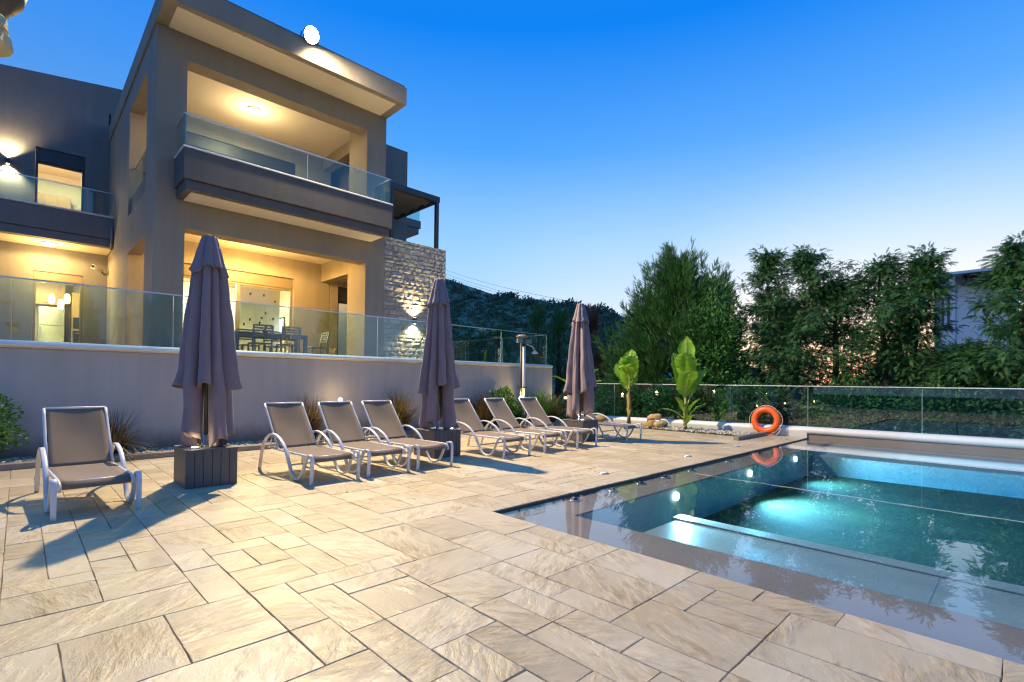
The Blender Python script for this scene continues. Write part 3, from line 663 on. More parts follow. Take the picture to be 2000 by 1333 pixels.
# --- pergola on the roof terrace
pg = thing('pergola', 'dark metal pergola with slanting louvres on the flat roof above the stone wall', 'pergola', (8.9, 14.6, 5.53))
MB().box(7.9, 13.38, 7.08, 9.72, 13.5, 7.26).build('front_beam', M['dark'], pg, bevel=.005)
MB().box(9.6, 13.502, 7.085, 9.72, 15.9, 7.255).build('end_beam', M['dark'], pg)
MB().box(7.9, 15.78, 7.085, 9.598, 15.9, 7.255).build('rear_beam', M['dark'], pg)
MB().box(9.58, 13.385, 5.53, 9.69, 13.495, 7.078).build('post', M['dark'], pg, bevel=.004)
MB().box(7.93, 13.385, 5.53, 8.02, 13.495, 7.078).build('post', M['dark'], pg)
for k in range(4):
    y = 13.62 + k * .56
    MB().add([(7.95, y, 7.20), (9.59, y, 7.20), (9.59, y + .40, 7.10), (7.95, y + .40, 7.10), (7.95, y, 7.225), (9.59, y, 7.225), (9.59, y + .40, 7.125), (7.95, y + .40, 7.125)],
             [(0, 3, 2, 1), (4, 5, 6, 7), (0, 1, 5, 4), (1, 2, 6, 5), (2, 3, 7, 6), (3, 0, 4, 7)]).build('louvre', M['bronze'], pg)
# --- rooms seen through the glass
MB().box(2.36, 17.23, 1.70, 7.36, 21.2, 1.75).box(2.36, 21.0, 1.75, 7.36, 21.2, 4.7).box(2.345, 17.23, 1.75, 2.45, 21, 4.7).box(7.27, 17.23, 1.75, 7.375, 21, 4.7).box(2.36, 17.23, 4.7, 7.36, 21.2, 4.8).build('living_room', M['room'], H)
MB().box(-.9, 21.56, 1.70, 2.3, 25, 1.75).box(-.9, 24.8, 1.75, 2.3, 25, 4.7).box(-1, 21.56, 1.75, -.9, 25, 4.7).box(2.3, 21.56, 1.75, 2.4, 25, 4.7).box(-.9, 21.56, 4.7, 2.3, 25, 4.8).build('kitchen', M['room'], H)
MB().box(-.9, 21.56, 5.5, 2.3, 25, 5.6).box(-.9, 24.8, 5.6, 2.3, 25, 8.6).box(-1, 21.56, 5.6, -.9, 25, 8.6).box(2.3, 21.56, 5.6, 2.4, 25, 8.6).box(-.9, 21.56, 8.6, 2.3, 25, 8.7).build('upper_room', M['room'], H)
MB().box(7.7, 19.5, 1.76, 9.58, 19.6, 5.24).build('patio_room', M['room'], H)

# ------------------------------------------------------------------ furniture inside
t = thing('partition_screen', 'white room divider with small cut out slots, lit inside the sliding door', 'screen', (5.9, 18.9, 1.75))
def cut_screen():
    cols, rows = 22, 30; r = random.Random(2); mb = MB(); x0, x1, z0, z1 = 5.3, 6.7, 1.76, 4.45
    ho = {(r.randrange(1, cols - 1), r.randrange(4, rows - 2)) for _ in range(16)}
    for i in range(cols):
        for j in range(rows):
            if (i, j) in ho: continue
            mb.box(x0 + (x1 - x0) * i / cols, 18.9, z0 + (z1 - z0) * j / rows, x0 + (x1 - x0) * (i + 1) / cols, 18.97, z0 + (z1 - z0) * (j + 1) / rows)
    mb.build('screen_panel', M['white'], t)
    MB().box(x0, 18.975, z0, x1, 18.99, z1).build('backing', M['dark'], t)
cut_screen()
t = thing('television', 'dark framed screen glowing white inside the sliding door', 'television', (7.0, 19.6, 3))
MB().box(6.75, 18.6, 2.75, 6.8, 19.8, 3.5).build('screen_frame', M['dark'], t)
MB().box(6.735, 18.66, 2.81, 6.748, 19.74, 3.44).build('screen', emit('lit screen', (1, .95, .85), 3.), t)
t = thing('fridge', 'white fridge standing in the kitchen seen through the glass door', 'fridge', (.79, 24.3, 1.75))
MB().box(.45, 24.0, 1.80, 1.13, 24.7, 3.72).build('fridge_body', M['white'], t, bevel=.02)
MB().box(.46, 23.95, 1.86, 1.12, 23.995, 3.04).build('fridge_door', M['white'], t, bevel=.012)
MB().box(.46, 23.95, 3.06, 1.12, 23.995, 3.70).build('freezer_door', M['white'], t, bevel=.012)
MB().box(.49, 23.90, 2.6, .51, 23.945, 3.0).build('handle', M['steel'], t)
t = thing('wall_cupboard', 'oak cupboard above the fridge in the kitchen', 'cupboard', (.6, 24.5, 3.8))
MB().box(.3, 24.2, 3.8, 1.15, 24.75, 4.68).build('carcass', M['wood'], t)
for x in (.31, .735): MB().box(x, 24.17, 3.81, x + .41, 24.197, 4.67).build('door', M['wood'], t, bevel=.004)
MB().box(.55, 24.15, 3.86, .8, 24.168, 3.88).build('handle', M['dark'], t)
t = thing('oven_tower', 'oak tower unit with a black oven right of the fridge', 'oven unit', (1.6, 24.3, 1.75))
MB().box(1.32, 24.0, 1.76, 1.98, 24.75, 4.3).build('carcass', M['wood'], t)
MB().box(1.36, 23.96, 2.3, 1.94, 23.998, 2.92).build('oven_door', M['dark'], t, bevel=.01)
MB().box(1.36, 23.96, 3.0, 1.94, 23.998, 3.4).build('microwave_door', M['dark'], t, bevel=.01)
MB().box(1.42, 23.93, 2.82, 1.88, 23.955, 2.84).build('handle', M['steel'], t)
t = thing('wall_cupboard', 'pale oak cabinet row seen through the upper window of the wing', 'cupboard', (.8, 24.5, 7))
MB().box(.15, 24.3, 6.9, 1.25, 24.75, 7.75).build('carcass', M['wood'], t)
for k in range(3): MB().box(.16 + k * .365, 24.27, 6.91, .515 + k * .365, 24.297, 7.74).build('door', M['wood'], t, bevel=.004)
MB().box(.55, 24.24, 6.97, .8, 24.266, 6.99).build('handle', M['dark'], t)
for k, (x, y, z, lab) in enumerate(((.75, 23.2, 3.9, 'nearest the door frame in the kitchen'), (.98, 23.0, 3.72, 'hanging lowest in the kitchen'), (1.15, 23.2, 3.95, 'nearest the oven tower'), (4.45, 18.9, 3.93, 'hanging behind the sliding door'))):
    t = thing('pendant_lamp', f'small glowing amber glass pendant lamp {lab}', 'pendant lamp', (x, y, z), 'amber pendant lamps')
    MB().lathe([(.03, .18), (.07, .14), (.085, 0), (.075, -.14), (.02, -.17)], (x, y, z), 16).build('glass_shade', M['pendant'], t, True)
    MB().tube([(x, y, z + .182), (x, y, 4.69)], .006, 6).build('cord', M['dark'], t)

# ------------------------------------------------------------------ lamps on the house
def ceiling_lamp(x, y, z, label, power, col=WARM, r=.16):
    t = thing('ceiling_lamp', label, 'ceiling lamp', (x, y, z), 'round ceiling lamps')
    MB().lathe([(r + .015, 0), (r + .015, -.03), (r, -.032)], (x, y, z), 24).build('base', M['steel'], t, True)
    MB().lathe([(r, -.033), (r * .92, -.06), (r * .6, -.085), (.01, -.095)], (x, y, z), 24).build('diffuser', M['bulb'], t, True)
    light('ceiling_lamp_light', 'SPOT', (x, y, z - .11), power, col, .12, t, (0, 0, -1), 178, .25)
    light('ceiling_lamp_glow', 'POINT', (x, y, z - .55), power * .28, col, .2, t)
ceiling_lamp(4.61, 15.24, 8.873, 'round glowing ceiling lamp under the upper porch ceiling', 300, (1., .74, .38))
ceiling_lamp(4.9, 15.6, 5.233, 'round ceiling lamp of the ground floor porch, above the dining table', 900, (1., .59, .16))
ceiling_lamp(.58, 20.55, 5.283, 'round glowing ceiling lamp under the wing balcony', 420, (1., .64, .20))
ceiling_lamp(4.6, 19.0, 4.698, 'round ceiling lamp inside the living room', 1500)
ceiling_lamp(.5, 22.6, 4.698, 'round ceiling lamp inside the kitchen', 420, (1., .72, .32))
ceiling_lamp(.8, 23.0, 8.598, 'round ceiling lamp inside the upper wing room', 240, (1., .74, .36))
ceiling_lamp(8.8, 18.3, 5.247, 'round ceiling lamp behind the patio door of the stone wing', 70)
def sconce(x, y, z, label, power):
    t = thing('wall_sconce', label, 'wall lamp', (x, y, z), 'up and down wall lamps')
    MB().box(x - .05, y - .09, z - .09, x + .05, y - .002, z + .09).build('body', M['dark'], t, bevel=.008)
    for s in (-1, 1):
        MB().lathe([(.035, 0), (.033, .006)], (x, y - .05, z + s * .094 - .003), 14).build('lens', M['bulb'], t)
        light('sconce_light', 'SPOT', (x, y - .09, z + s * .125), power, WARM, .03, t, (0, .28, s), 120, .8)
sconce(8.70, 13.26, 3.12, 'lit up and down wall lamp on the split stone wall', 170)
sconce(-.34, 21.298, 7.69, 'lit up and down wall lamp beside the upper window of the wing', 420)
t = thing('security_camera', 'small white bullet camera on the wing wall under the balcony', 'camera', (1.86, 21.2, 4.75))
MB().tube([(1.62, 20.86, 4.80), (1.86, 21.12, 4.75)], .065, 14).build('housing', M['white'], t, True)
MB().tube([(1.60, 20.84, 4.804), (1.618, 20.858, 4.80)], .052, 14).build('lens', M['dark'], t, True)
MB().tube([(1.86, 21.12, 4.75), (1.93, 21.29, 4.66)], .025, 8).build('arm', M['dark'], t)
# the floodlight on the roof edge
t = thing('floodlight', 'dazzling floodlight on the roof edge shining over the pool deck', 'floodlight', (4.95, 12.2, 9.6))
fd = Vector((.10, -.90, -.42)).normalized(); fc = Vector((4.95, 12.22, 9.68))
MB().tube([fc + fd * a for a in (-.14, -.10, -.02, .05)], 1, 24, scales=[.08, .13, .185, .20]).build('housing', M['dark'], t, True)
MB().tube([fc + fd * .0505, fc + fd * .056], .183, 24).build('lamp_face', M['flood'], t)
MB().tube([fc + Vector((-.21, 0, 0)), fc + Vector((-.21, .10, -.10)), (4.95 - .1, 12.40, 9.605)], .014, 8).tube([fc + Vector((.21, 0, 0)), fc + Vector((.21, .10, -.10)), (4.95 + .1, 12.40, 9.605)], .014, 8).build('bracket', M['dark'], t, True)
light('floodlight_beam', 'SPOT', (4.96, 12.13, 9.62), 12300, FLOODC, .10, t, (.22, -.84, -.50), 172, .9)

# ================================================================== TERRACE FURNITURE
t = thing('dining_table', 'long blue grey resin dining table on the terrace in front of the sliding door', 'dining table', (4.8, 14.3, TZ))
B(3.88, 13.95, TZ + .70, 5.72, 14.75, TZ + .74).build('tabletop', M['furn'], t, bevel=.006)
MB().box(3.95, 14.0, TZ + .62, 5.65, 14.03, TZ + .698).box(3.95, 14.67, TZ + .62, 5.65, 14.70, TZ + .698).build('apron', M['furn'], t)
for x in (3.89, 5.62):
    for y in (13.96, 14.65): B(x, y, TZ, x + .09, y + .09, TZ + .698).build('leg', M['furn'], t, bevel=.006)
def make_chair(label, loc, rz):
    t = thing('dining_chair', label, 'chair', (0, 0, 0), 'chairs around the terrace table')
    W2 = .225
    MB().box(-W2, -.22, .42, W2, .20, .455).build('seat', M['furn'], t, bevel=.008)
    for s in (-1, 1):
        MB().sweep([(s * (W2 - .02), .19, 0), (s * (W2 - .02), .17, .419)], [(-.018, -.018), (.018, -.018), (.018, .018), (-.018, .018)], up=(0, 1, 0)).build('leg', M['furn'], t)
        MB().sweep([(s * (W2 + .004), -.27, 0), (s * (W2 + .004), -.235, .42), (s * (W2 + .004), -.25, .62), (s * (W2 + .004), -.31, .90)], [(-.016, -.02), (.016, -.02), (.016, .02), (-.016, .02)], up=(0, 1, 0)).build('leg', M['furn'], t)
    for k in range(5):
        z = .60 + k * .066; y = -.245 - .05 * (k / 4)
        B(-W2 + .014, y - .01, z, W2 - .014, y + .01, z + .045).build('back_slat', M['furn'], t, bevel=.003)
    MB().box(-W2 + .02, -.235, .20, W2 - .02, -.22, .23).build('stretcher', M['furn'], t)
    t.location = loc; t.rotation_euler.z = rz; return t
make_chair('slatted terrace chair with its back to the railing, nearer the tall parasol', (4.42, 13.86, TZ), 0)
make_chair('slatted terrace chair with its back to the railing, farther from the tall parasol', (5.12, 13.86, TZ), 0)
make_chair('slatted chair at the far end of the terrace table, seen from its side', (6.12, 14.4, TZ), PI / 2)
make_chair('slatted chair at the end of the terrace table half hidden behind the tall parasol', (3.52, 14.35, TZ), -PI / 2)
make_chair('slatted chair on the house side of the terrace table, opposite the first one', (4.5, 14.95, TZ), PI)
make_chair('slatted chair on the house side of the terrace table, opposite the second one', (5.2, 14.95, TZ), PI)

def blade_leaf(mb, base, az, tilt, length, width, curl=.6, n=6, fold=.25, tear=0, r=random):
    """a long leaf: midrib curving over, two half blades"""
    p = Vector(base); d = Vector((math.cos(az) * math.sin(tilt), math.sin(az) * math.sin(tilt), math.cos(tilt))); side = Vector((-math.sin(az), math.cos(az), 0)); L = length / n
    pts = []; th = tilt
    for i in range(n + 1):
        d = Vector((math.cos(az) * math.sin(th), math.sin(az) * math.sin(th), math.cos(th))); nn = side.cross(d)
        f = i / n; w = width * (math.sin(PI * min(1, .08 + f * .92)) ** .6) * (1 if f < .98 else .1)
        pts.append((p.copy(), side * w, nn * (w * fold))); p = p + d * L; th += curl / n
    b = len(mb.v)
    for q, s_, u in pts: mb.v += [tuple(q - s_ + u), tuple(q), tuple(q + s_ + u)]
    for i in range(n):
        for k in (0, 1): a = b + i * 3 + k; mb.f.append((a, a + 1, a + 4, a + 3))
t = thing('potted_plant', 'small green leafy plant in a pot on the terrace table', 'plant', (4.72, 14.35, TZ + .742))
MB().lathe([(.05, 0), (.075, .10), (.068, .102), (.05, .09)], (4.72, 14.35, TZ + .742), 16).build('pot', M['dark'], t, True)
mb = MB(); r = random.Random(1)
for k in range(16): blade_leaf(mb, (4.72, 14.35, TZ + .83), r.uniform(0, 6.28), r.uniform(.2, 1.), r.uniform(.12, .24), .02, 1.1, 5)
mb.build('leaves', M['bushy'], t)

# ================================================================== LOUNGERS
PROF = [(1.62, 0), (1.60, .08), (1.565, .20), (1.50, .34), (1.42, .43), (1.31, .50), (1.18, .53), (1.04, .52), (.90, .475), (.79, .41), (.70, .32), (.61, .18), (.54, .085), (.47, .035), (.39, .022), (.31, .035), (.245, .085), (.19, .17), (.145, .255), (.10, .32), (.05, .352), (0, .358), (-.03, .335), (-.043, .28), (-.035, .12), (-.03, 0)]
def smooth_path(P, n):
    out = []
    for i in range(len(P) - 1):
        p0, p1, p2, p3 = P[max(i - 1, 0)], P[i], P[i + 1], P[min(i + 2, len(P) - 1)]
        for k in range(n):
            t_ = k / n
            out.append(tuple(.5 * ((2 * b) + (-a + c) * t_ + (2 * a - 5 * b + 4 * c - d) * t_ * t_ + (-a + 3 * b - 3 * c + d) * t_ ** 3) for a, b, c, d in zip(p0, p1, p2, p3)))
    return out + [P[-1]]
def rrect(w, h, c=.35):
    k = min(w, h) * c
    return [(-w + k, -h), (w - k, -h), (w, -h + k), (w, h - k), (w - k, h), (-w + k, h), (-w, h - k), (-w, -h + k)]
def make_lounger():
    t = thing('sun_lounger', None, 'sun lounger', (0, 0, 0), 'white sun loungers along the deck')
    path = smooth_path(PROF, 2)
    for x in (-.31, .31):
        MB().sweep([(x, y, z) for y, z in path], [(q[1], q[0]) for q in rrect(.021, .012)], up=(1, 0, 0)).build('side_frame', M['alu'], t, True)
    for x in (-.27, .27):
        MB().tube([(x, 1.36, .325), (x, 1.0, .322), (x, .1, .330), (x, .03, .318), (x, .0, .28), (x, .01, .25)], .0155, 8, up=(1, 0, 0)).build('seat_rail', M['alu'], t, True)
        MB().tube([(x * 1.0, 1.07, .335), (x, 1.32, .61), (x, 1.53, .86), (x, 1.58, .925)], .0155, 8, up=(1, 0, 0)).build('back_rail', M['alu'], t, True)
    MB().tube([(-.27, 1.585, .928), (.27, 1.585, .928)], .0155, 8).build('top_bar', M['alu'], t, True)
    for y, z in ((1.36, .325), (.62, .17), (.12, .315)): MB().tube([(-.30, y, z), (.30, y, z)], .011, 8).build('crossbar', M['alu'], t, True)
    for x in (-.24, .24): MB().tube([(x, 1.33, .60), (x, 1.44, .33)], .008, 6, up=(1, 0, 0)).build('back_strut', M['alu'], t, True)
    def seat(u, v):
        y = 1.06 - v * 1.05; x = -.262 + .524 * u; z = .336 - .042 * math.sin(PI * u) * math.sin(PI * min(1, v * 1.02)) ** .5
        if v > .93: z -= (v - .93) / .07 * .075; y = 1.06 - .93 * 1.05 - (v - .93) * .55
        return (x, y, z)
    MB().grid(seat, 10, 28).build('seat_sling', M['sling'], t, True, thick=.004)
    def back(u, v):
        x = -.262 + .524 * u; s = .034 * math.sin(PI * u) * math.sin(PI * v)
        y = 1.075 + .505 * v + s * .77; z = .345 + .58 * v - s * .64
        return (x, y, z)
    MB().grid(back, 10, 20).build('back_sling', M['sling'], t, True, thick=.004)
    return t
lsrc = make_lounger()
spots = [(.545, 6.09, .045, 'taupe sun lounger standing alone between the boxwood and the tall near parasol'),
         (2.86, 6.10, .035, 'first of the three sun loungers standing right of the near planter box'),
         (3.625, 6.11, .018, 'sun lounger in the centre of the three between the near and the middle parasol'),
         (4.39, 6.11, .04, 'third of the three sun loungers, standing right against the middle planter'),
         (6.08, 6.10, .015, 'first sun lounger past the middle parasol, partly behind its planter'),
         (7.11, 6.13, .05, 'second sun lounger past the middle parasol, in front of the green shrub'),
         (8.03, 6.10, .02, 'third sun lounger past the middle parasol, in front of the far planter'),
         (9.79, 6.14, .055, 'farthest sun lounger, beyond the far parasol towards the banana plants')]
for i, (x, y, a, lab) in enumerate(spots):
    o = lsrc if i == 0 else copy_thing(lsrc)
    o.location = (x, y, 0); o.rotation_euler.z = a; o['label'] = lab

# ================================================================== PLANTERS AND PARASOLS
def planter(x, y, label):
    t = thing('planter_box', label, 'planter', (x, y, 0), 'grey board parasol bases')
    w, d, h = .55, .62, .45
    B(x - w / 2 + .012, y - d / 2 + .012, 0, x + w / 2 - .012, y + d / 2 - .012, h - .03).build('core', M['dark'], t)
    n = 6
    for k in range(n):
        x0 = x - w / 2 + k * w / n
        for yy in (y - d / 2, y + d / 2 - .0115): B(x0 + .0025, yy, .004, x0 + w / n - .0025, yy + .0115, h - .022).build('board', M['board'], t, bevel=.002)
    for xx in (x - w / 2 + .0005, x + w / 2 - .012): B(xx, y - d / 2 + .0125, .004, xx + .0115, y + d / 2 - .0125, h - .022).build('side_panel', M['board'], t, bevel=.002)
    B(x - w / 2 - .004, y - d / 2 - .004, h - .021, x + w / 2 + .004, y + d / 2 + .004, h).build('lid', M['board'], t, bevel=.004)
    return h
def parasol(x, y, label, seed, twist=0.):
    r = random.Random(seed); z0 = .45
    t = thing('parasol', label, 'parasol', (x, y, z0), 'closed taupe parasols')
    MB().lathe([(.055, 0), (.055, .012), (.036, .014), (.036, .14), (.031, .142)], (x, y, z0), 18).build('sleeve', M['steel'], t, True)
    MB().tube([(x, y, z0 + .143), (x, y, 2.98)], .026, 14).build('pole', M['dark'], t, True)
    MB().lathe([(.03, 0), (.06, .008), (.055, .03), (.02, .05), (.004, .055)], (x, y, 3.015), 14).build('finial', M['canopy'], t, True)
    def R(z):                                            # closed outline
        ks = [(3.03, .065), (2.85, .115), (2.6, .165), (2.2, .205), (1.65, .262), (1.1, .315), (.5, .335)]
        for (za, ra), (zb, rb) in zip(ks, ks[1:]):
            if z >= zb: f = (za - z) / (za - zb); return ra + (rb - ra) * max(0, f)
        return ks[-1][1]
    can = MB(); n = 8
    for k in range(n):
        c = 2 * PI * k / n + twist + r.uniform(-.06, .06); short = k % 2 == 1
        hem = (1.14 if short else .58) + r.uniform(-.10, .10); half = PI / n * (1.12 if short else 1.28) * r.uniform(.92, 1.1); out = (1.12 if short else .92) * r.uniform(.94, 1.06)
        ph = r.uniform(0, 6.28); lean = r.uniform(-.28, .28); wr = r.uniform(.03, .08)
        def fn(u, v, c=c, hem=hem, half=half, out=out, ph=ph, lean=lean, short=short, wr=wr):
            uu = 2 * u - 1; zt = 2.93; z = zt - (zt - hem) * v
            droop = (uu * uu) * (.09 if not short else .045) * v ** 6
            g = max(0, (zt - z) / 2.4)
            a = c + uu * half * (1 - .15 * g) + lean * g * g + .05 * math.sin(5 * g + ph) * g
            prof = math.cos(uu * PI / 2) ** .75                 # petal: full in the middle, tucked in at its edges
            tuck = .60 - .22 * min(1, g * 2.2)
            rad = R(z) * out * (tuck + (1 - tuck) * prof) + wr * g * math.sin(uu * 4 + ph + 3 * g) * R(z) * 1.6
            flare = 1 + .10 * max(0, v - .86) / .14 * (1 if short else .6)
            rad *= flare * (1 + g * (.05 * math.sin(9 * u + 7 * v + ph) + .035 * math.sin(17 * u - 5 * v + 2 * ph)) + .02 * math.sin(23 * v + ph * 3 + 4 * u))
            return (x + math.cos(a) * rad, y + math.sin(a) * rad, z - droop + .02 * math.sin(3 * uu + ph) * v ** 4)
        can.grid(fn, 18, 40)
    can.build('canopy', M['canopy'], t, True, thick=.005)
    cap = MB()
    for k in range(n):
        c = 2 * PI * k / n + twist + .15 + r.uniform(-.08, .08); hem = 2.60 + r.uniform(-.05, .06); half = PI / n * 1.22
        def fn(u, v, c=c, hem=hem, half=half):
            uu = 2 * u - 1; z = 3.045 - (3.045 - hem) * v - .05 * uu * uu * v ** 3 * (1 if k % 2 else -1)
            rad = (R(z) * 1.10 + .012) * (.70 + .30 * math.cos(uu * PI / 2) ** .8) * (1 + .10 * max(0, v - .7) / .3)
            return (x + math.cos(c + uu * half) * rad, y + math.sin(c + uu * half) * rad, z)
        cap.grid(fn, 12, 12)
    cap.build('vent_cap', M['canopy'], t, True, thick=.005)
    if seed == 21:                                      # the tie strap hangs down in a knot
        pts = smooth_path([(x - .10, y - .235, 1.75), (x - .11, y - .262, 1.55), (x - .085, y - .285, 1.38), (x - .115, y - .285, 1.30), (x - .09, y - .275, 1.42)], 5)
        MB().sweep(pts, rrect(.018, .004), up=(0, 1, 0)).build('tie_strap', M['canopy'], t, True)
    return t
PP = [(1.665, 7.1, 'near planter box of grey boards under the tall left parasol', 'tall closed parasol nearest the camera, between the lone lounger and the group of three', 3, .32),
      (5.20, 7.15, 'middle planter box of grey boards beside the third lounger of the trio', 'middle closed parasol in front of the stone wing and its lit lamp', 8, .5),
      (8.98, 7.0, 'far planter box of grey boards partly behind the loungers', 'far closed parasol in front of the reddish dried conifer', 21, .2)]
for x, y, lp, lq, sd, tw in PP:
    planter(x, y, lp); parasol(x, y, lq, sd, tw)
def lid_spot(x, y, label, pw):
    t = thing('spotlight', label, 'spotlight', (x, y, .45), 'spotlights on the planter lids')
    MB().lathe([(.045, 0), (.045, .018), (.036, .020)], (x, y, .4503), 16).build('rim', M['steel'], t, True)
    MB().lathe([(.035, 0), (.033, .006), (.015, .01)], (x, y, .4705), 14).build('lens', M['spikebulb'], t, True)
    light('spotlight_beam', 'POINT', (x, y, .51), pw, WARM, .03, t)
lid_spot(1.50, 6.88, 'small lit spotlight on the lid of the near planter', 2.2)
lid_spot(5.33, 6.93, 'small lit spotlight on the lid of the middle planter', 1.6)
lid_spot(8.80, 6.78, 'small lit spotlight on the lid of the far planter', 1.2)

# ================================================================== LIFEBUOY
c0 = Vector((13.62, 4.65, .375)); t = thing('lifebuoy', 'bright orange lifebuoy with white rope leaning on the fence kerb by the pool', 'lifebuoy', (13.62, 4.65, .0))
def torus(R_, r_, nu=40, nv=14):
    mb = MB()
    for i in range(nu):
        a = 2 * PI * i / nu
        for j in range(nv):
            b_ = 2 * PI * j / nv; q = R_ + r_ * math.cos(b_)
            p = Vector((r_ * .8 * math.sin(b_), q * math.cos(a), q * math.sin(a)))
            p.rotate(Matrix.Rotation(.16, 3, 'Y')); mb.v.append(tuple(p + c0))
    for i in range(nu):
        for j in range(nv): mb.f.append((i * nv + j, ((i + 1) % nu) * nv + j, ((i + 1) % nu) * nv + (j + 1) % nv, i * nv + (j + 1) % nv))
    return mb
torus(.275, .082).build('ring', M['orange'], t, True)
for q in range(4):
    a0 = PI / 4 + q * PI / 2; pts = []
    for k in range(13):
        f = k / 12; a = a0 + (f) * PI / 2; q_ = .362 + .035 * math.sin(PI * f) - (.02 * math.sin(PI * f) if q == 0 else 0)
        p = Vector((-.01, q_ * math.cos(a), q_ * math.sin(a))); p.rotate(Matrix.Rotation(.16, 3, 'Y')); pts.append(p + c0)
    MB().tube(pts, .008, 6, up=(1, 0, 0)).build('grab_rope', M['rope'], t, True)
MB().tube(smooth_path([(13.60, 4.33, .30), (13.56, 4.29, .15), (13.50, 4.36, .03), (13.42, 4.5, .02), (13.38, 4.72, .02)], 6), .009, 6, up=(1, 0, 0)).build('throw_line', M['rope'], t, True)

# ================================================================== GARDEN LAMPS
def spike(x, y, z, label, pw, aim=None):
    t = thing('spike_lamp', label, 'garden lamp', (x, y, 0), 'garden spike lamps')
    MB().tube([(x, y, .03), (x, y, z - .04)], .012, 8).build('spike', M['dark'], t, True)
    MB().lathe([(.02, -.05), (.045, -.04), (.05, .03), (.042, .035)], (x, y, z), 14).build('lamp_head', M['dark'], t, True)
    MB().lathe([(.042, .036), (.046, .07), (.03, .095), (.004, .10)], (x, y, z), 14).build('lens', M['spikebulb'], t, True)
    light('spike_light', 'POINT', (x, y, z + .15), pw, AMBER, .04, t)
spike(4.84, 10.1, .80, 'lit garden lamp peeping over the centre lounger of the near three', 6)
spike(10.16, 10.0, .78, 'lit garden lamp glowing at the foot of the lamp post', 9)
spike(12.3, 10.15, .72, 'lit garden lamp beyond the far parasol near the end of the terrace wall', 9)
spike(-1.9, 10.1, .62, 'lit garden lamp near the boxwood at the left end of the wall', 9)
t = thing('lamp_post', 'pale garden pole with a black twin beside it and small floodlights on top', 'lamp post', (10.32, 10.1, 0))
MB().tube([(10.36, 10.1, .03), (10.36, 10.1, 2.30)], .045, 14).build('pale_pole', M['alu'], t, True)
MB().tube([(10.22, 10.08, .03), (10.22, 10.08, 2.42)], .032, 12).build('black_pole', M['dark'], t, True)
MB().box(10.16, 10.04, 1.10, 10.43, 10.16, 1.13).build('clamp', M['dark'], t)
for x, s in ((10.10, -1), (10.44, 1)):
    MB().box(x - .11, 9.98, 2.37, x + .11, 10.04, 2.49).build('floodlight_head', M['furn'], t, bevel=.008)
    MB().box(x - .09, 9.968, 2.385, x + .09, 9.979, 2.475).build('lens', M['steel'], t)
MB().lathe([(.05, 0), (.16, .02), (.17, .06), (.10, .10), (.01, .11)], (10.26, 10.1, 2.52), 18).build('sensor_cap', M['bronze'], t, True)
MB().tube([(10.44, 10.08, 2.36), (10.62, 10.02, 2.30), (10.68, 9.98, 2.18)], .015, 8).build('lamp_arm', M['alu'], t, True)
MB().lathe([(.09, -.06), (.085, -.02), (.03, .03), (.012, .04)], (10.68, 9.98, 2.15), 14).build('lamp_shade', M['alu'], t, True)
# hanging lantern by the camera, top corner of the view
lx, ly, lz = -.142, 2.52, 2.492
t = thing('hanging_lantern', 'glittering pebble faceted lantern under a black cap in the upper corner', 'lantern', (lx, ly, lz))
mb = MB(); r = random.Random(4); n = 16; rows = [(-.085, .03), (-.07, .075), (-.045, .106), (-.012, .106), (-.002, .088), (.010, .106), (.045, .100), (.072, .07)]
for k, (z, rad) in enumerate(rows):
    for i in range(n):
        a = 2 * PI * (i + .5 * (k % 2)) / n; q = rad * r.uniform(.93, 1.05); mb.v.append((lx + q * math.cos(a), ly + q * math.sin(a), lz + z))
for k in range(len(rows) - 1):
    for i in range(n):
        a, b_, c_, d_ = k * n + i, k * n + (i + 1) % n, (k + 1) * n + (i + 1) % n, (k + 1) * n + i
        mb.f += [(a, b_, c_), (a, c_, d_)] if k % 2 else [(a, b_, d_), (b_, c_, d_)]
mb.build('faceted_body', M['shell'], t)
MB().lathe([(.075, .073), (.10, .085), (.135, .13), (.15, .19), (.02, .22)], (lx, ly, lz), 24).build('cap', M['dark'], t, True)
MB().tube([(lx, ly, lz + .22), (lx, ly, 3.2)], .006, 6).build('cord', M['dark'], t)
MB().tube([(-1.3, 2.1, 0), (-1.3, 2.1, 3.0), (-1.15, 2.16, 3.2), (lx, ly, 3.2)], .03, 10, up=(0, 1, 0)).build('post', M['dark'], t, True)

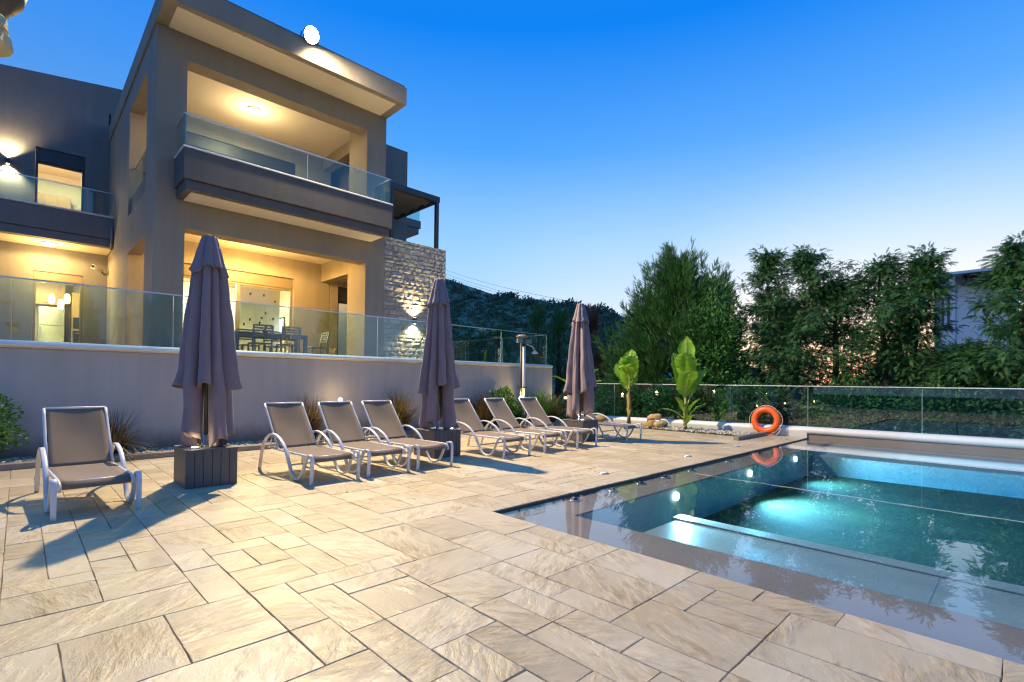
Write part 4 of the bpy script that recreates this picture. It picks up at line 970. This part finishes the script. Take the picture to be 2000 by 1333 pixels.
# ================================================================== PLANTS
def rot_frames(d, roll):
    """frames (N,3,3) whose columns are (forward d, side, normal), turned by roll about d"""
    d = d / np.linalg.norm(d, axis=1, keepdims=True)
    up = np.tile([0, 0, 1.], (len(d), 1)); up[np.abs(d[:, 2]) > .97] = [1, 0, 0]
    s = np.cross(d, up); s /= np.linalg.norm(s, axis=1, keepdims=True); n = np.cross(s, d)
    c, q = np.cos(roll)[:, None], np.sin(roll)[:, None]
    return np.stack([d, s * c + n * q, n * c - s * q], 2)
def scatter(tv, tf, frames, pos, sc):
    v = np.einsum('nij,kj->nki', frames, tv) * sc[:, None, None] + pos[:, None, :]
    f = tf[None] + (np.arange(len(pos)) * len(tv))[:, None, None]
    return v.reshape(-1, 3), f.reshape(-1, tf.shape[1])
def frond(n, l0, l1, w, ang, lift=.12, curve=.0):
    """one spray: a thin axis with paired narrow leaflets, along +x"""
    V, F = [], []
    def tri(a, b, c): k = len(V); V.extend([a, b, c]); F.append((k, k + 1, k + 2))
    tri((0, -.012, 0), (0, .012, 0), (1, 0, -curve))
    for i in range(n):
        f = (i + .6) / n; L_ = l0 + (l1 - l0) * f; x = f * .96
        for s in (-1, 1):
            dx, dy = math.cos(ang) * L_, math.sin(ang) * L_ * s; zz = -curve * f * f
            V_ = [(x - w * .5, 0, zz), (x + w * .5, 0, zz), (x + dx * .55 + w * .55, dy * .55 - w * .3 * s, zz + lift * L_), (x + dx, dy, zz + lift * L_ * .6)]
            k = len(V); V.extend(V_); F.extend([(k, k + 1, k + 2), (k, k + 2, k + 3)])
    return np.array(V), np.array(F)
FR_A = frond(6, .34, .10, .075, .62, .15)
FR_B = frond(5, .40, .16, .13, .95, -.25, .22)
LEAF = (np.array([(0, 0, 0), (.35, .26, .06), (.8, .16, .03), (1, 0, -.08), (.8, -.16, .03), (.35, -.26, .06)]), np.array([(0, 1, 5), (1, 4, 5), (1, 2, 4), (2, 3, 4)]))
def bush(name, label, cat, c, rad, mat, n, size, group=None, seed=0, base=None, shell=.55):
    g = np.random.default_rng(seed); t = thing(name, label, cat, base or (c[0], c[1], c[2] - rad[2]), group)
    d = g.normal(size=(n, 3)); d /= np.linalg.norm(d, axis=1, keepdims=True)
    lump = 1 + .16 * np.sin(d[:, 0] * 5 + seed) * np.sin(d[:, 1] * 6 + 1) + .12 * np.sin(d[:, 2] * 7 + d[:, 0] * 4)
    rr = (1 - (1 - shell) * g.random(n) ** 1.5) * lump
    p = np.array(c) + d * rr[:, None] * np.array(rad); ax = d + g.normal(scale=.7, size=(n, 3)) + [0, 0, .3]
    V, F = scatter(*LEAF, rot_frames(ax, g.uniform(0, 6.28, n)), p, size * g.uniform(.6, 1.2, n))
    link('foliage', np_mesh('foliage', V - np.array(wl(t)), F, 3), mat, t)
    mb = MB()
    for k in range(4): mb.tube([(c[0], c[1], c[2] - rad[2]), (c[0] + rad[0] * .4 * math.cos(k * 1.7), c[1] + rad[1] * .4 * math.sin(k * 1.7), c[2])], .025, 6, scales=[1, .4])
    mb.build('stem', M['bark'], t); return t
bush('boxwood_bush', 'clipped bright green boxwood cut by the left edge of the view', 'bush', (-.53, 9.98, .56), (.52, .46, .50), M['bushy'], 5200, .060, seed=3)
bush('garden_shrub', 'leafy green shrub behind the second lounger past the middle parasol', 'shrub', (9.55, 10.12, .55), (.42, .30, .52), M['bushy'], 2200, .085, seed=5)
bush('garden_shrub', 'low green shrub at the foot of the lamp post', 'shrub', (9.98, 10.15, .35), (.30, .28, .34), M['bushy'], 1200, .075, seed=6)
def tuft(x, y, h, label, seed, mat, n=260, spread=.9):
    g = random.Random(seed); mb = MB()
    for k in range(n):
        az = g.uniform(0, 6.28); ti = g.uniform(.05, spread) ; L_ = h * g.uniform(.55, 1.08)
        p = Vector((x + g.gauss(0, .05), y + g.gauss(0, .05), .03)); w = .008 * g.uniform(.7, 1.4); b = len(mb.v); m = 5; th = ti * .5
        side = Vector((-math.sin(az), math.cos(az), 0))
        for i in range(m + 1):
            f = i / m; ww = w * (1 - f ** 2 * .9)
            mb.v += [tuple(p - side * ww), tuple(p + side * ww)]
            th += ti * .42; p = p + Vector((math.cos(az) * math.sin(th), math.sin(az) * math.sin(th), math.cos(th))) * (L_ / m)
        for i in range(m): a = b + i * 2; mb.f.append((a, a + 1, a + 3, a + 2))
    t = thing('ornamental_grass', label, 'grass tuft', (x, y, .03), 'grass tufts along the terrace wall')
    mb.build('blades', mat, t)
tuft(1.05, 10.05, 0.85, 'dark reddish grass tuft behind the lone lounger, against the wall', 1, M['redgrass'], 420, 0.95)
tuft(4.15, 10.08, 0.95, 'grass tuft seen between the first and the centre lounger of the near three', 2, M['redgrass'], 520, 0.55)
tuft(6.22, 10.05, 1.08, 'full bushy grass tuft between the third lounger and the middle parasol', 3, M['redgrass'], 700, 0.6)
tuft(8.78, 10.05, 1.05, 'brownish grass tuft between the first two loungers past the middle parasol', 4, M['redgrass'], 640, 0.6)
tuft(11.0, 10.05, 1.1, 'yellow green grass tuft right of the lamp post', 5, M['bushy'], 620, 0.6)
tuft(11.55, 10.1, 0.9, 'smaller grass tuft just left of the far parasol', 6, M['redgrass'], 460, 0.65)

def banana_leaf(t, base, az, tilt, L_, W_, curl, stalk, seed, roll=0., tears=5):
    r = random.Random(seed); n = 22; side0 = Vector((-math.sin(az), math.cos(az), 0)); p = Vector(base); th = tilt; spine = [p.copy()]; dirs = []
    m = 6
    for i in range(m): 
        d = Vector((math.cos(az) * math.sin(th), math.sin(az) * math.sin(th), math.cos(th))); dirs.append(d); p = p + d * (stalk / m); spine.append(p.copy())
    st = list(spine); blade = [p.copy()]; bd = [d]
    for i in range(n):
        th += curl / n; d = Vector((math.cos(az) * math.sin(th), math.sin(az) * math.sin(th), math.cos(th))); p = p + d * (L_ / n); blade.append(p.copy()); bd.append(d)
    MB().tube(st + blade[1::3], .018, 7, scales=[1.3 - .1 * i for i in range(len(st))] + [.6 * (1 - i / 9) + .1 for i in range(len(blade[1::3]))]).build('leaf_stalk', M['midrib'], t, True)
    torn = {s: sorted(r.sample(range(4, n - 2), tears)) for s in (-1, 1)}
    mb = MB()
    for s in (-1, 1):
        segs, a = [], 0
        for c in torn[s] + [n]: segs.append((a, c)); a = c
        for k, (i0, i1) in enumerate(segs):
            dr = r.uniform(-.05, .12); b = len(mb.v); nv = 5
            for i in range(i0, i1 + 1):
                f = i / n; w = W_ * min(1, (f * 5) ** .6 if f < .2 else 1) * (1 if f < .66 else max(.05, 1 - ((f - .66) / .34) ** 2.6)) * (1 + .03 * math.sin(i * 1.9 + seed))
                if i == i1 and i1 != n: w *= .90
                if i == i0 and i0: w *= .94
                d = bd[i]; nn = side0.cross(d); sd = (side0 * math.cos(roll) + nn * math.sin(roll)) * s
                for j in range(nv + 1):
                    g = j / nv; up = .34 * math.sin(g * 1.5) - (.55 + dr * 2) * g * g
                    mb.v.append(tuple(blade[i] + sd * (w * g) + nn * (w * up * .75) + d * (.12 * w * g) + nn * .008 * math.sin(i * 2.1 + j)))
            for i in range(i1 - i0):
                for j in range(nv): a_ = b + i * (nv + 1) + j; mb.f.append((a_, a_ + 1, a_ + nv + 2, a_ + nv + 1))
    mb.build('leaf', M['banana'], t, True)
def banana(x, y, label, hs, leaves, rad=.075):
    t = thing('banana_plant', label, 'banana plant', (x, y, .0), 'banana plants in the palm bed')
    MB().tube([(x, y, -.02), (x + .01, y, hs * .4), (x - .01, y + .02, hs * .8), (x, y, hs)], rad, 12, scales=[1.25, 1.0, .85, .6]).build('trunk', M['stem'], t, True)
    mb = MB(); r = random.Random(int(x * 100))
    for k in range(8):
        a = r.uniform(0, 6.28); z = r.uniform(.02, hs * .55); q = rad * 1.12
        mb.add([(x + q * math.cos(a - .4), y + q * math.sin(a - .4), z), (x + q * math.cos(a + .4), y + q * math.sin(a + .4), z), (x + q * .9 * math.cos(a + .2), y + q * .9 * math.sin(a + .2), z + r.uniform(.25, .5))], [(0, 1, 2)])
    mb.build('dry_sheath', M['drybrown'], t)
    for k, lf in enumerate(leaves): banana_leaf(t, (x, y, lf[0]), *lf[1:7], seed=k + int(y * 10), roll=lf[7] if len(lf) > 7 else 0)
    return t
CAMAZ = math.atan2(-8.2, -12.9)      # from the bed towards the deck
# (z, azimuth, tilt, length, half width, curl, stalk, seed-less roll)
banana(12.95, 8.25, 'banana plant with a bare yellow trunk and a tight cluster of leaves', 1.15, [
    (1.0, CAMAZ + .15, -.10, 1.0, .27, .75, .14), (1.05, CAMAZ + 2.9, .06, 1.05, .22, .3, .22), (.95, CAMAZ - 1.75, .30, .85, .20, .35, .12, 1.0), (1.0, CAMAZ - 2.2, .16, .95, .19, .3, .15, .9), (1.05, CAMAZ - .4, .02, .98, .20, 2.1, .30)])
banana(12.9, 6.45, 'taller banana plant with an upright paddle leaf and small suckers at its foot', .75, [
    (.7, CAMAZ + 3.0, .02, 1.5, .23, .15, .38), (.7, CAMAZ - .25, -.06, 1.05, .29, .7, .42), (.7, CAMAZ + .35, .0, .8, .27, .9, .22), (.65, CAMAZ - 1.8, .14, 1.15, .21, .22, .36, 1.0), (.6, CAMAZ + 1.8, .36, .95, .11, .3, .3, -.7),
    (.3, CAMAZ - 1.6, .85, .55, .09, .7, .15), (.25, CAMAZ + 1.5, .5, .6, .10, .7, .15), (.35, CAMAZ - .8, .35, .55, .10, .6, .15), (.1, CAMAZ + .3, .4, .45, .10, 1.0, .1), (.3, CAMAZ + .9, .3, .6, .09, .8, .15)], .055)
banana(12.75, 10.05, 'banana plant peeping out on both sides of the far parasol', .9, [
    (.8, CAMAZ - 1.5, .55, 1.0, .17, 1.1, .3), (.8, CAMAZ + 1.5, .30, .9, .20, .9, .3), (.8, CAMAZ + 1.2, .62, .8, .18, 1., .25), (.8, CAMAZ + 2.8, .2, .9, .2, .5, .3)], .06)
t = thing('stone_pile', 'pile of rounded yellow stones on the gravel between the banana plants', 'rocks', (12.9, 7.35, .02))
r = random.Random(9)
def boulder(mb, c, q, r):
    bm = bmesh.new(); bmesh.ops.create_icosphere(bm, subdivisions=3, radius=1); o1, o2 = r.uniform(0, 9), r.uniform(0, 9)
    sx, sy, sz = q * r.uniform(.9, 1.2), q * r.uniform(.9, 1.15), q * r.uniform(.72, .95); b = len(mb.v)
    for v in bm.verts:
        p = v.co; k = 1 + .09 * math.sin(3.1 * p.x + o1) * math.sin(2.7 * p.y + o2) + .06 * math.sin(5 * p.z + o1) + .03 * math.sin(11 * p.x + 9 * p.y)
        mb.v.append((c[0] + p.x * sx * k, c[1] + p.y * sy * k, c[2] + p.z * sz * k))
    bm.verts.index_update(); mb.f += [tuple(b + v.index for v in f.verts) for f in bm.faces]; bm.free(); return mb
for c, q in (((12.85, 7.60, .10), .11), ((12.8, 7.40, .13), .14), ((12.82, 7.20, .12), .13), ((12.98, 7.52, .29), .11), ((12.96, 7.34, .33), .13), ((13.0, 7.18, .14), .13)):
    boulder(MB(), c, q, r).build('boulder', M['rock'], t, True)
t = thing('garden_rock', 'single yellow boulder on the gravel beside the farthest lounger', 'rock', (12.9, 9.2, .02))
boulder(MB(), (12.9, 9.22, .18), .16, r).build('boulder', M['rock'], t, True)
t = thing('bollard_light', 'small blue grey cylinder lamp beside the yellow stones', 'garden lamp', (13.1, 7.68, .02))
MB().lathe([(.05, .02), (.05, .30), (.04, .32)], (13.1, 7.68, 0), 14).build('body', M['furn'], t, True)

# ------------------------------------------------------------------ trees beyond the fence
GZ = -.5
def limb_mesh(limbs, mat, t, nm='trunk'):
    mb = MB()
    for path, r0, r1 in limbs:
        n = len(path); mb.tube(path, 1, 7, scales=[r0 + (r1 - r0) * i / (n - 1) for i in range(n)])
    return mb.build(nm, mat, t, True)
def plume_tree(label, x, y, h, w, seed, mat, plumes=120, per=46, name='cypress_tree', cat='tree', size=.30, zlow=.3, group='trees beyond the pool fence', asym=0., spread=.55):
    """conifer of upright feathery plumes"""
    g = np.random.default_rng(seed); t = thing(name, label, cat, (x, y, GZ), group)
    P, D, Sz = [], [], []; limbs = [([(x, y, GZ), (x + .1, y, GZ + h * .4), (x, y, GZ + h * .85)], .16 + .02 * h, .03)]
    for k in range(plumes):
        f = g.random() ** .85; a = g.uniform(0, 6.28); zb = GZ + zlow + f * (h * .83)
        env = w * (1 - f) ** .62 * (.75 + .25 * math.sin(a * 3 + seed)) * (1 + asym * math.sin(a))
        q = env * g.uniform(.45, .92); b = np.array([x + q * math.cos(a), y + q * math.sin(a), zb])
        out = np.array([math.cos(a), math.sin(a), 0.]); d = out * (spread * (1 - f * .6)) + np.array([0, 0, g.uniform(.55, 1.0)]); d /= np.linalg.norm(d)
        L_ = g.uniform(.7, 1.35) * (h * .17)
        m = per; s = g.random(m); rad = (1 - s) * .30 * L_ + .02
        aa = g.uniform(0, 6.28, m); u = np.cross(d, [0, 0, 1.]) + 1e-6; u /= np.linalg.norm(u); v = np.cross(d, u)
        off = (np.cos(aa)[:, None] * u + np.sin(aa)[:, None] * v)
        P.append(b + d * (s * L_)[:, None] + off * (rad * g.random(m) ** .5)[:, None]); D.append(d * 1.0 + off * (.75 * (1 - s * .6))[:, None] + g.normal(scale=.15, size=(m, 3))); Sz.append(size * g.uniform(.7, 1.3, m) * (1 - .35 * s))
        if k % 4 == 0: limbs.append(([(x, y, zb - q * .4), tuple(b), tuple(b + d * L_ * .6)], .035, .008))
    P, D, Sz = np.concatenate(P), np.concatenate(D), np.concatenate(Sz)
    V, F = scatter(*FR_A, rot_frames(D, g.uniform(0, 6.28, len(P))), P, Sz)
    link('crown', np_mesh('crown', V - np.array(wl(t)), F, 3), mat, t); limb_mesh(limbs, M['bark'], t); return t
def tier_tree(label, x, y, h, w, seed, mat, stems=((0, 0, 1.),), nb=54, per=34, size=.172, group='trees beyond the pool fence', low=.04, droop=.30, name='cedar_tree'):
    """open crowned tree: rising branches that carry tufts of fine hanging sprays"""
    g = np.random.default_rng(seed); t = thing(name, label, 'tree', (x, y, GZ), group)
    P, D, Sz, limbs = [], [], [], []
    for dx, dy, hk in stems:
        hh = h * hk; kn = [(x + dx * .2, y + dy * .2, GZ), (x + dx * .6 + g.normal(0, .1), y + dy * .6 + g.normal(0, .1), GZ + hh * .45), (x + dx + g.normal(0, .12), y + dy + g.normal(0, .12), GZ + hh * .8), (x + dx, y + dy, GZ + hh)]
        limbs.append((smooth_path(kn, 4), .13, .015)); kp = np.array(smooth_path(kn, 12))
        for k in range(nb):
            f = low + (1 - low) * (k + g.random()) / nb; b = kp[min(len(kp) - 1, int(f * (len(kp) - 1)))]; a = k * 2.4 + g.normal(0, .5)
            L_ = w * ((1 - f) ** .66 * 1.08 + .13) * g.uniform(.45, 1.15) * (1 if len(stems) == 1 else .82)
            out = np.array([math.cos(a), math.sin(a), 0]); rise = g.uniform(.35, .75)
            s = np.linspace(0, 1, 7); cv = b + out * (L_ * s)[:, None] + np.array([0, 0, 1.]) * (L_ * (rise * s - droop * s * s))[:, None]
            limbs.append(([tuple(c) for c in cv[::2]], .024 * (1 - f) + .009, .004))
            nt_ = 3 + int(4.5 * L_ / w)                     # tufts along the branch
            for q in range(nt_):
                u = .25 + .75 * (q + g.random() * .8) / nt_; i0 = min(5, int(u * 6)); c = cv[i0] + (cv[i0 + 1] - cv[i0]) * (u * 6 - i0) + g.normal(scale=.10, size=3)
                m = int(per * g.uniform(.6, 1.3)); rr = g.uniform(.22, .42) * (.7 + .5 * (1 - f))
                d = g.normal(size=(m, 3)); d[:, 2] *= .55; d /= np.linalg.norm(d, axis=1, keepdims=True)
                P.append(c + d * (rr * g.random(m) ** .6)[:, None] + np.array([0, 0, .05])); D.append(d * .9 + out * .5 + np.array([0, 0, -1.]) * g.uniform(-.35, .75, (m, 1))); Sz.append(size * g.uniform(.6, 1.3, m))
    P, D, Sz = np.concatenate(P), np.concatenate(D), np.concatenate(Sz)
    V, F = scatter(*FR_B, rot_frames(D, g.uniform(-.9, .9, len(P))), P, Sz)
    link('crown', np_mesh('crown', V - np.array(wl(t)), F, 3), mat, t); limb_mesh(limbs, M['bark'], t); return t
plume_tree('broad feathery green cypress, the widest tree beyond the fence, behind the banana plants', 18.3, 9.55, 6.75, 3.5, 1, M['conifer'], 420, 62, size=.30, spread=.8)
plume_tree('lower feathery cypress leaning on the left flank of the widest cypress', 18.6, 11.25, 5.2, 1.05, 2, M['conifer'], 110, 50, size=.30)
plume_tree('feathery cypress on the right flank of the widest cypress, below the ivy', 18.8, 8.3, 5.8, 1.6, 12, M['conifer'], 110, 50, size=.32)
bush('ivy_tree', 'tree overgrown with bright broad leaved ivy between the cypress and the twin topped cedar', 'tree', (17.3, 7.55, 1.95), (.95, 1.0, 2.55), M['ivy'], 7500, .135, 'trees beyond the pool fence', 8, shell=.45)
tier_tree('tall dark cedar with two separate tops', 18.2, 5.6, 6.1, 1.75, 3, M['cedar'], ((0, .62, 1.), (0, -.55, .985)), 42, 34)
tier_tree('cedar of middling height with a lone thin top, left of the three beside the afterglow', 18.4, 4.2, 5.0, 1.5, 4, M['cedar'], nb=44, per=31, low=.12)
tier_tree('cedar with a rounded top in the middle of the three beside the afterglow', 18.4, 3.05, 5.35, 1.5, 5, M['cedar'], nb=46, per=31, low=.12)
tier_tree('cedar whose pointed top leans towards the white house', 18.4, 2.2, 5.4, .95, 6, M['cedar'], ((0, -.12, 1.),), 46, 31, low=.12)
tier_tree('large cedar cut by the right edge of the view, in front of the white house', 16.9, -.05, 5.2, 1.75, 7, M['cedar'], ((0, .15, .97), (.3, -.8, 1.06)), 54, 33)
tier_tree('cedar outside the right edge of the view', 17.6, -2.6, 6.2, 2.1, 8, M['cedar'], nb=50, per=31)
tier_tree('low dark cedar filling the gap under the white house', 18.0, 1.05, 2.7, 1.0, 9, M['cedar'], nb=50, per=31)
for k, (x, y, h, w) in enumerate(((21.5, 6.9, 4.8, 1.9), (21.8, 3.2, 2.5, 1.7), (21.5, .8, 2.3, 1.6), (21., -2.6, 4.6, 2.0))):
    tier_tree(('dark cedar behind the twin topped cedar, filling its gaps', 'low cedar far behind the middle cedar, before the afterglow', 'low cedar at the foot of the white house', 'cedar behind the large cedar at the right edge')[k], x, y, h, w, 90 + k, M['cedar'], nb=56, per=16, size=.26)
for k, (x, y, h, w, lab) in enumerate(((22.2, 20.5, 6.2, .95, 'slim dark cypress behind the terrace corner, left of the far parasol top'), (22.2, 18.9, 5.9, .9, 'slim dark cypress just behind the top of the far parasol'), (22, 23.6, 5.3, .9, 'pale tipped small cypress standing above the terrace railing'))):
    plume_tree(lab, x, y, h, w, 20 + k, M['conifer'], 60, 40, size=.3, group='slim cypresses behind the terrace', spread=.4)
plume_tree('reddish brown dried conifer right of the far parasol', 21.8, 16.35, 5.5, 1.6, 31, M['drybrown'], 80, 40, 'dried_conifer', group='dried conifers')
plume_tree('lower brown dried conifer between the far parasol and the first banana plant', 20.5, 14.6, 3.1, 1.4, 32, M['drybrown'], 70, 40, 'dried_conifer', group='dried conifers')
bush('olive_bush', 'blue green bush between the brown conifers and the widest cypress', 'bush', (24, 16.4, 1.7), (1.7, 1.7, 2.2), M['bluebush'], 5000, .16, seed=40)
for k, (x, y, h, w, lab) in enumerate(((17.5, 24, 4.6, 1.7, 'dark tree behind the terrace railing beside the stone wing'), (18.5, 21.4, 4.1, 1.5, 'dark tree behind the terrace railing near the lamp post'), (20, 27.5, 5.2, 1.9, 'dark tree partly hidden by the stone wing'))):
    tier_tree(lab, x, y, h, w, 50 + k, M['cedar'], nb=44, per=13, size=.26, group='dark trees behind the terrace', name='dark_tree')
for k, (x, y, rx, ry, h, lab) in enumerate(((16.3, 13.2, .8, .9, 1.0, 'dark hedge bush behind the fence near the far parasol'), (16.6, 11.0, .9, 1.1, 1.45, 'dark hedge bush behind the first banana plant'), (16.4, 8.8, .8, 1.0, 1.45, 'dark hedge bush behind the yellow stones'), (16.2, 6.0, .9, .9, 1.45, 'dark hedge bush behind the lifebuoy, to its left'),
                                         (17.2, 3.6, .9, 1.2, 1.45, 'dark hedge bush behind the lifebuoy, to its right'), (17.0, 1.4, .9, 1.1, 1.45, 'dark hedge bush behind the pool end below the white house'), (16.4, -.9, .9, 1.2, 1.45, 'dark hedge bush behind the pool end at the right edge'))):
    bush('hedge_bush', lab, 'bush', (x, y, GZ + h * .62), (rx, ry, h * .66), M['ivy'] if k % 3 == 1 else M['cedar'], 5200, .115, 'hedge bushes behind the pool fence', 60 + k)
def lawn_grass():
    n = 26000; g = np.random.default_rng(77)
    p = np.stack([g.uniform(14.2, 17.6, n), g.uniform(-6, 14, n), np.full(n, GZ + .0)], 1); d = g.normal(scale=.35, size=(n, 3)) + [0, 0, 1.]
    tv = np.array([(0, -.06, 0), (0, .06, 0), (1, 0, .1)]); V, F = scatter(tv, np.array([(0, 1, 2)]), rot_frames(d, g.uniform(0, 6.28, n)), p, g.uniform(.08, .2, n))
    o = link('lawn_grass', np_mesh('lawn_grass', V, F, 3), M['bushy']); tag(o, 'rough grass behind the pool fence', 'grass', kind='stuff')
lawn_grass()
# ------------------------------------------------------------------ hill, scrub, wires, white house
RID = [(-60, 30), (60, 40), (170, 80), (300, 84), (267, 67.5), (227, 54), (205, 48.8), (181, 46), (142, 36.8), (70, 22), (-60, 12)]
def ridge(y):
    K = [(-160, -3), (40, -3), (80, 4), (115, 24), (142, 35.5), (181, 45), (205, 48), (227, 52.5), (267, 66), (330, 88), (500, 120)]
    for (a, za), (b, zb) in zip(K, K[1:]):
        if y <= b: f = max(0, (y - a) / (b - a)); return za + (zb - za) * f
    return 120
def hz(u, y):
    """height of the slope at fraction u (0 foot .. 1 ridge)"""
    n = 1.6 * math.sin(y * .11 + u * 4) + 1.1 * math.sin(y * .27 + 2 * u) + .7 * math.sin(y * .61 + u * 9)
    return -.6 + (ridge(y) + .6) * (u ** 1.15) + n * u * .55
hill = MB().grid(lambda u, v: (90 + 110 * (u * 1.6) if u < .625 else 200 + (u - .625) * 500, -160 + 660 * v, hz(min(1, u * 1.6), -160 + 660 * v) - (max(0, u - .625) * 60)), 48, 130).build('hill', M['hill'], None, True)
tag(hill, kind='structure')
def hill_scrub():
    g = np.random.default_rng(5); P = []
    for _ in range(3000):
        u = g.random() ** .6; y = g.uniform(90, 330); x = 90 + 110 * u; P.append((x, y, hz(u, y), g.uniform(.6, 2.1) * (1.25 if u > .93 else 1)))
    P = np.array(P); n = len(P); k = 26
    base = np.repeat(P[:, :3], k, 0); s = np.repeat(P[:, 3], k); d = g.normal(size=(n * k, 3)); d[:, 2] = np.abs(d[:, 2]) * .8; d /= np.linalg.norm(d, axis=1, keepdims=True)
    p = base + d * (s * g.uniform(.3, 1., n * k))[:, None]
    V, F = scatter(*LEAF, rot_frames(d + g.normal(scale=.6, size=d.shape), g.uniform(0, 6.28, n * k)), p, s * .75)
    tag(link('hill_scrub', np_mesh('hill_scrub', V, F, 3), M['scrub']), 'dark scrub covering the hillside', 'scrub', kind='stuff')
hill_scrub()
for k, (za, zb, ya, yb, lab) in enumerate(((27.9, 13.1, 93, 47, 'uppermost'), (27.0, 12.4, 93, 47, 'middle'), (26.3, 12.1, 93, 47, 'lowest'))):
    pts = [(60 + .4 * k, ya + (yb - ya) * f, za + (zb - za) * f - 1.0 * math.sin(PI * f)) for f in [i / 14 for i in range(15)]]
    tag(MB().tube(pts, .022, 5).build('power_line', M['dark'], None, True), f'{lab} of the three thin power lines above the hill', 'power line', 'power lines above the hill')
t = thing('neighbour_house', 'white house with a small tiled roof showing between the cedars', 'house', (45, 0, GZ))
MB().box(45.3, .4, GZ, 55, 3.36, 8.0).build('wall', M['villa'], t)
MB().box(44.9, 3.362, GZ, 55, 4.14, 8.72).build('front_wall', M['villa'], t)
MB().box(44.7, 4.142, GZ, 55, 4.42, 8.86).build('dark_pier', M['furn'], t)
MB().box(44.3, .3, 8.725, 55, 4.14, 8.90).build('eave', M['villa'], t)
for y in (3.62, 3.92): MB().box(44.87, y, 5.2, 44.898, y + .14, 7.3).build('window', M['dark'], t)
rf = MB().add([(44.3, .4, 8.0), (44.3, 2.9, 8.0), (45.3, 2.9, 8.6), (45.3, .4, 8.6)], [(0, 3, 2, 1)]).build('tile_roof', M['roof'], t)
mb = MB()
for k in range(11):
    y = .5 + k * .24; MB().tube([(44.28, y, 8.04), (45.29, y, 8.64)], .12, 7).build('roof_tile', M['roof'], rf, True)
MB().lathe([(.01, 0), (.35, -.15), (.4, -.22)], (44.5, 3.75, 8.1), 12).build('lamp_shade', M['furn'], t, True)
# trees along the far side of the pool, out of the frame but mirrored in the glass railing
for k, (x, y, h, w) in enumerate(((2, -13, 6.2, 1.9), (6, -14, 7.0, 2.1), (10.5, -13, 6.4, 1.9), (15, -11, 6.8, 2.0), (-3, -13.5, 6.6, 2.0))):
    plume_tree('dark cypress beyond the far side of the pool, outside the view', x, y, h, w, 80 + k, M['conifer'], 90, 36, size=.42, group='cypresses beyond the far side of the pool')
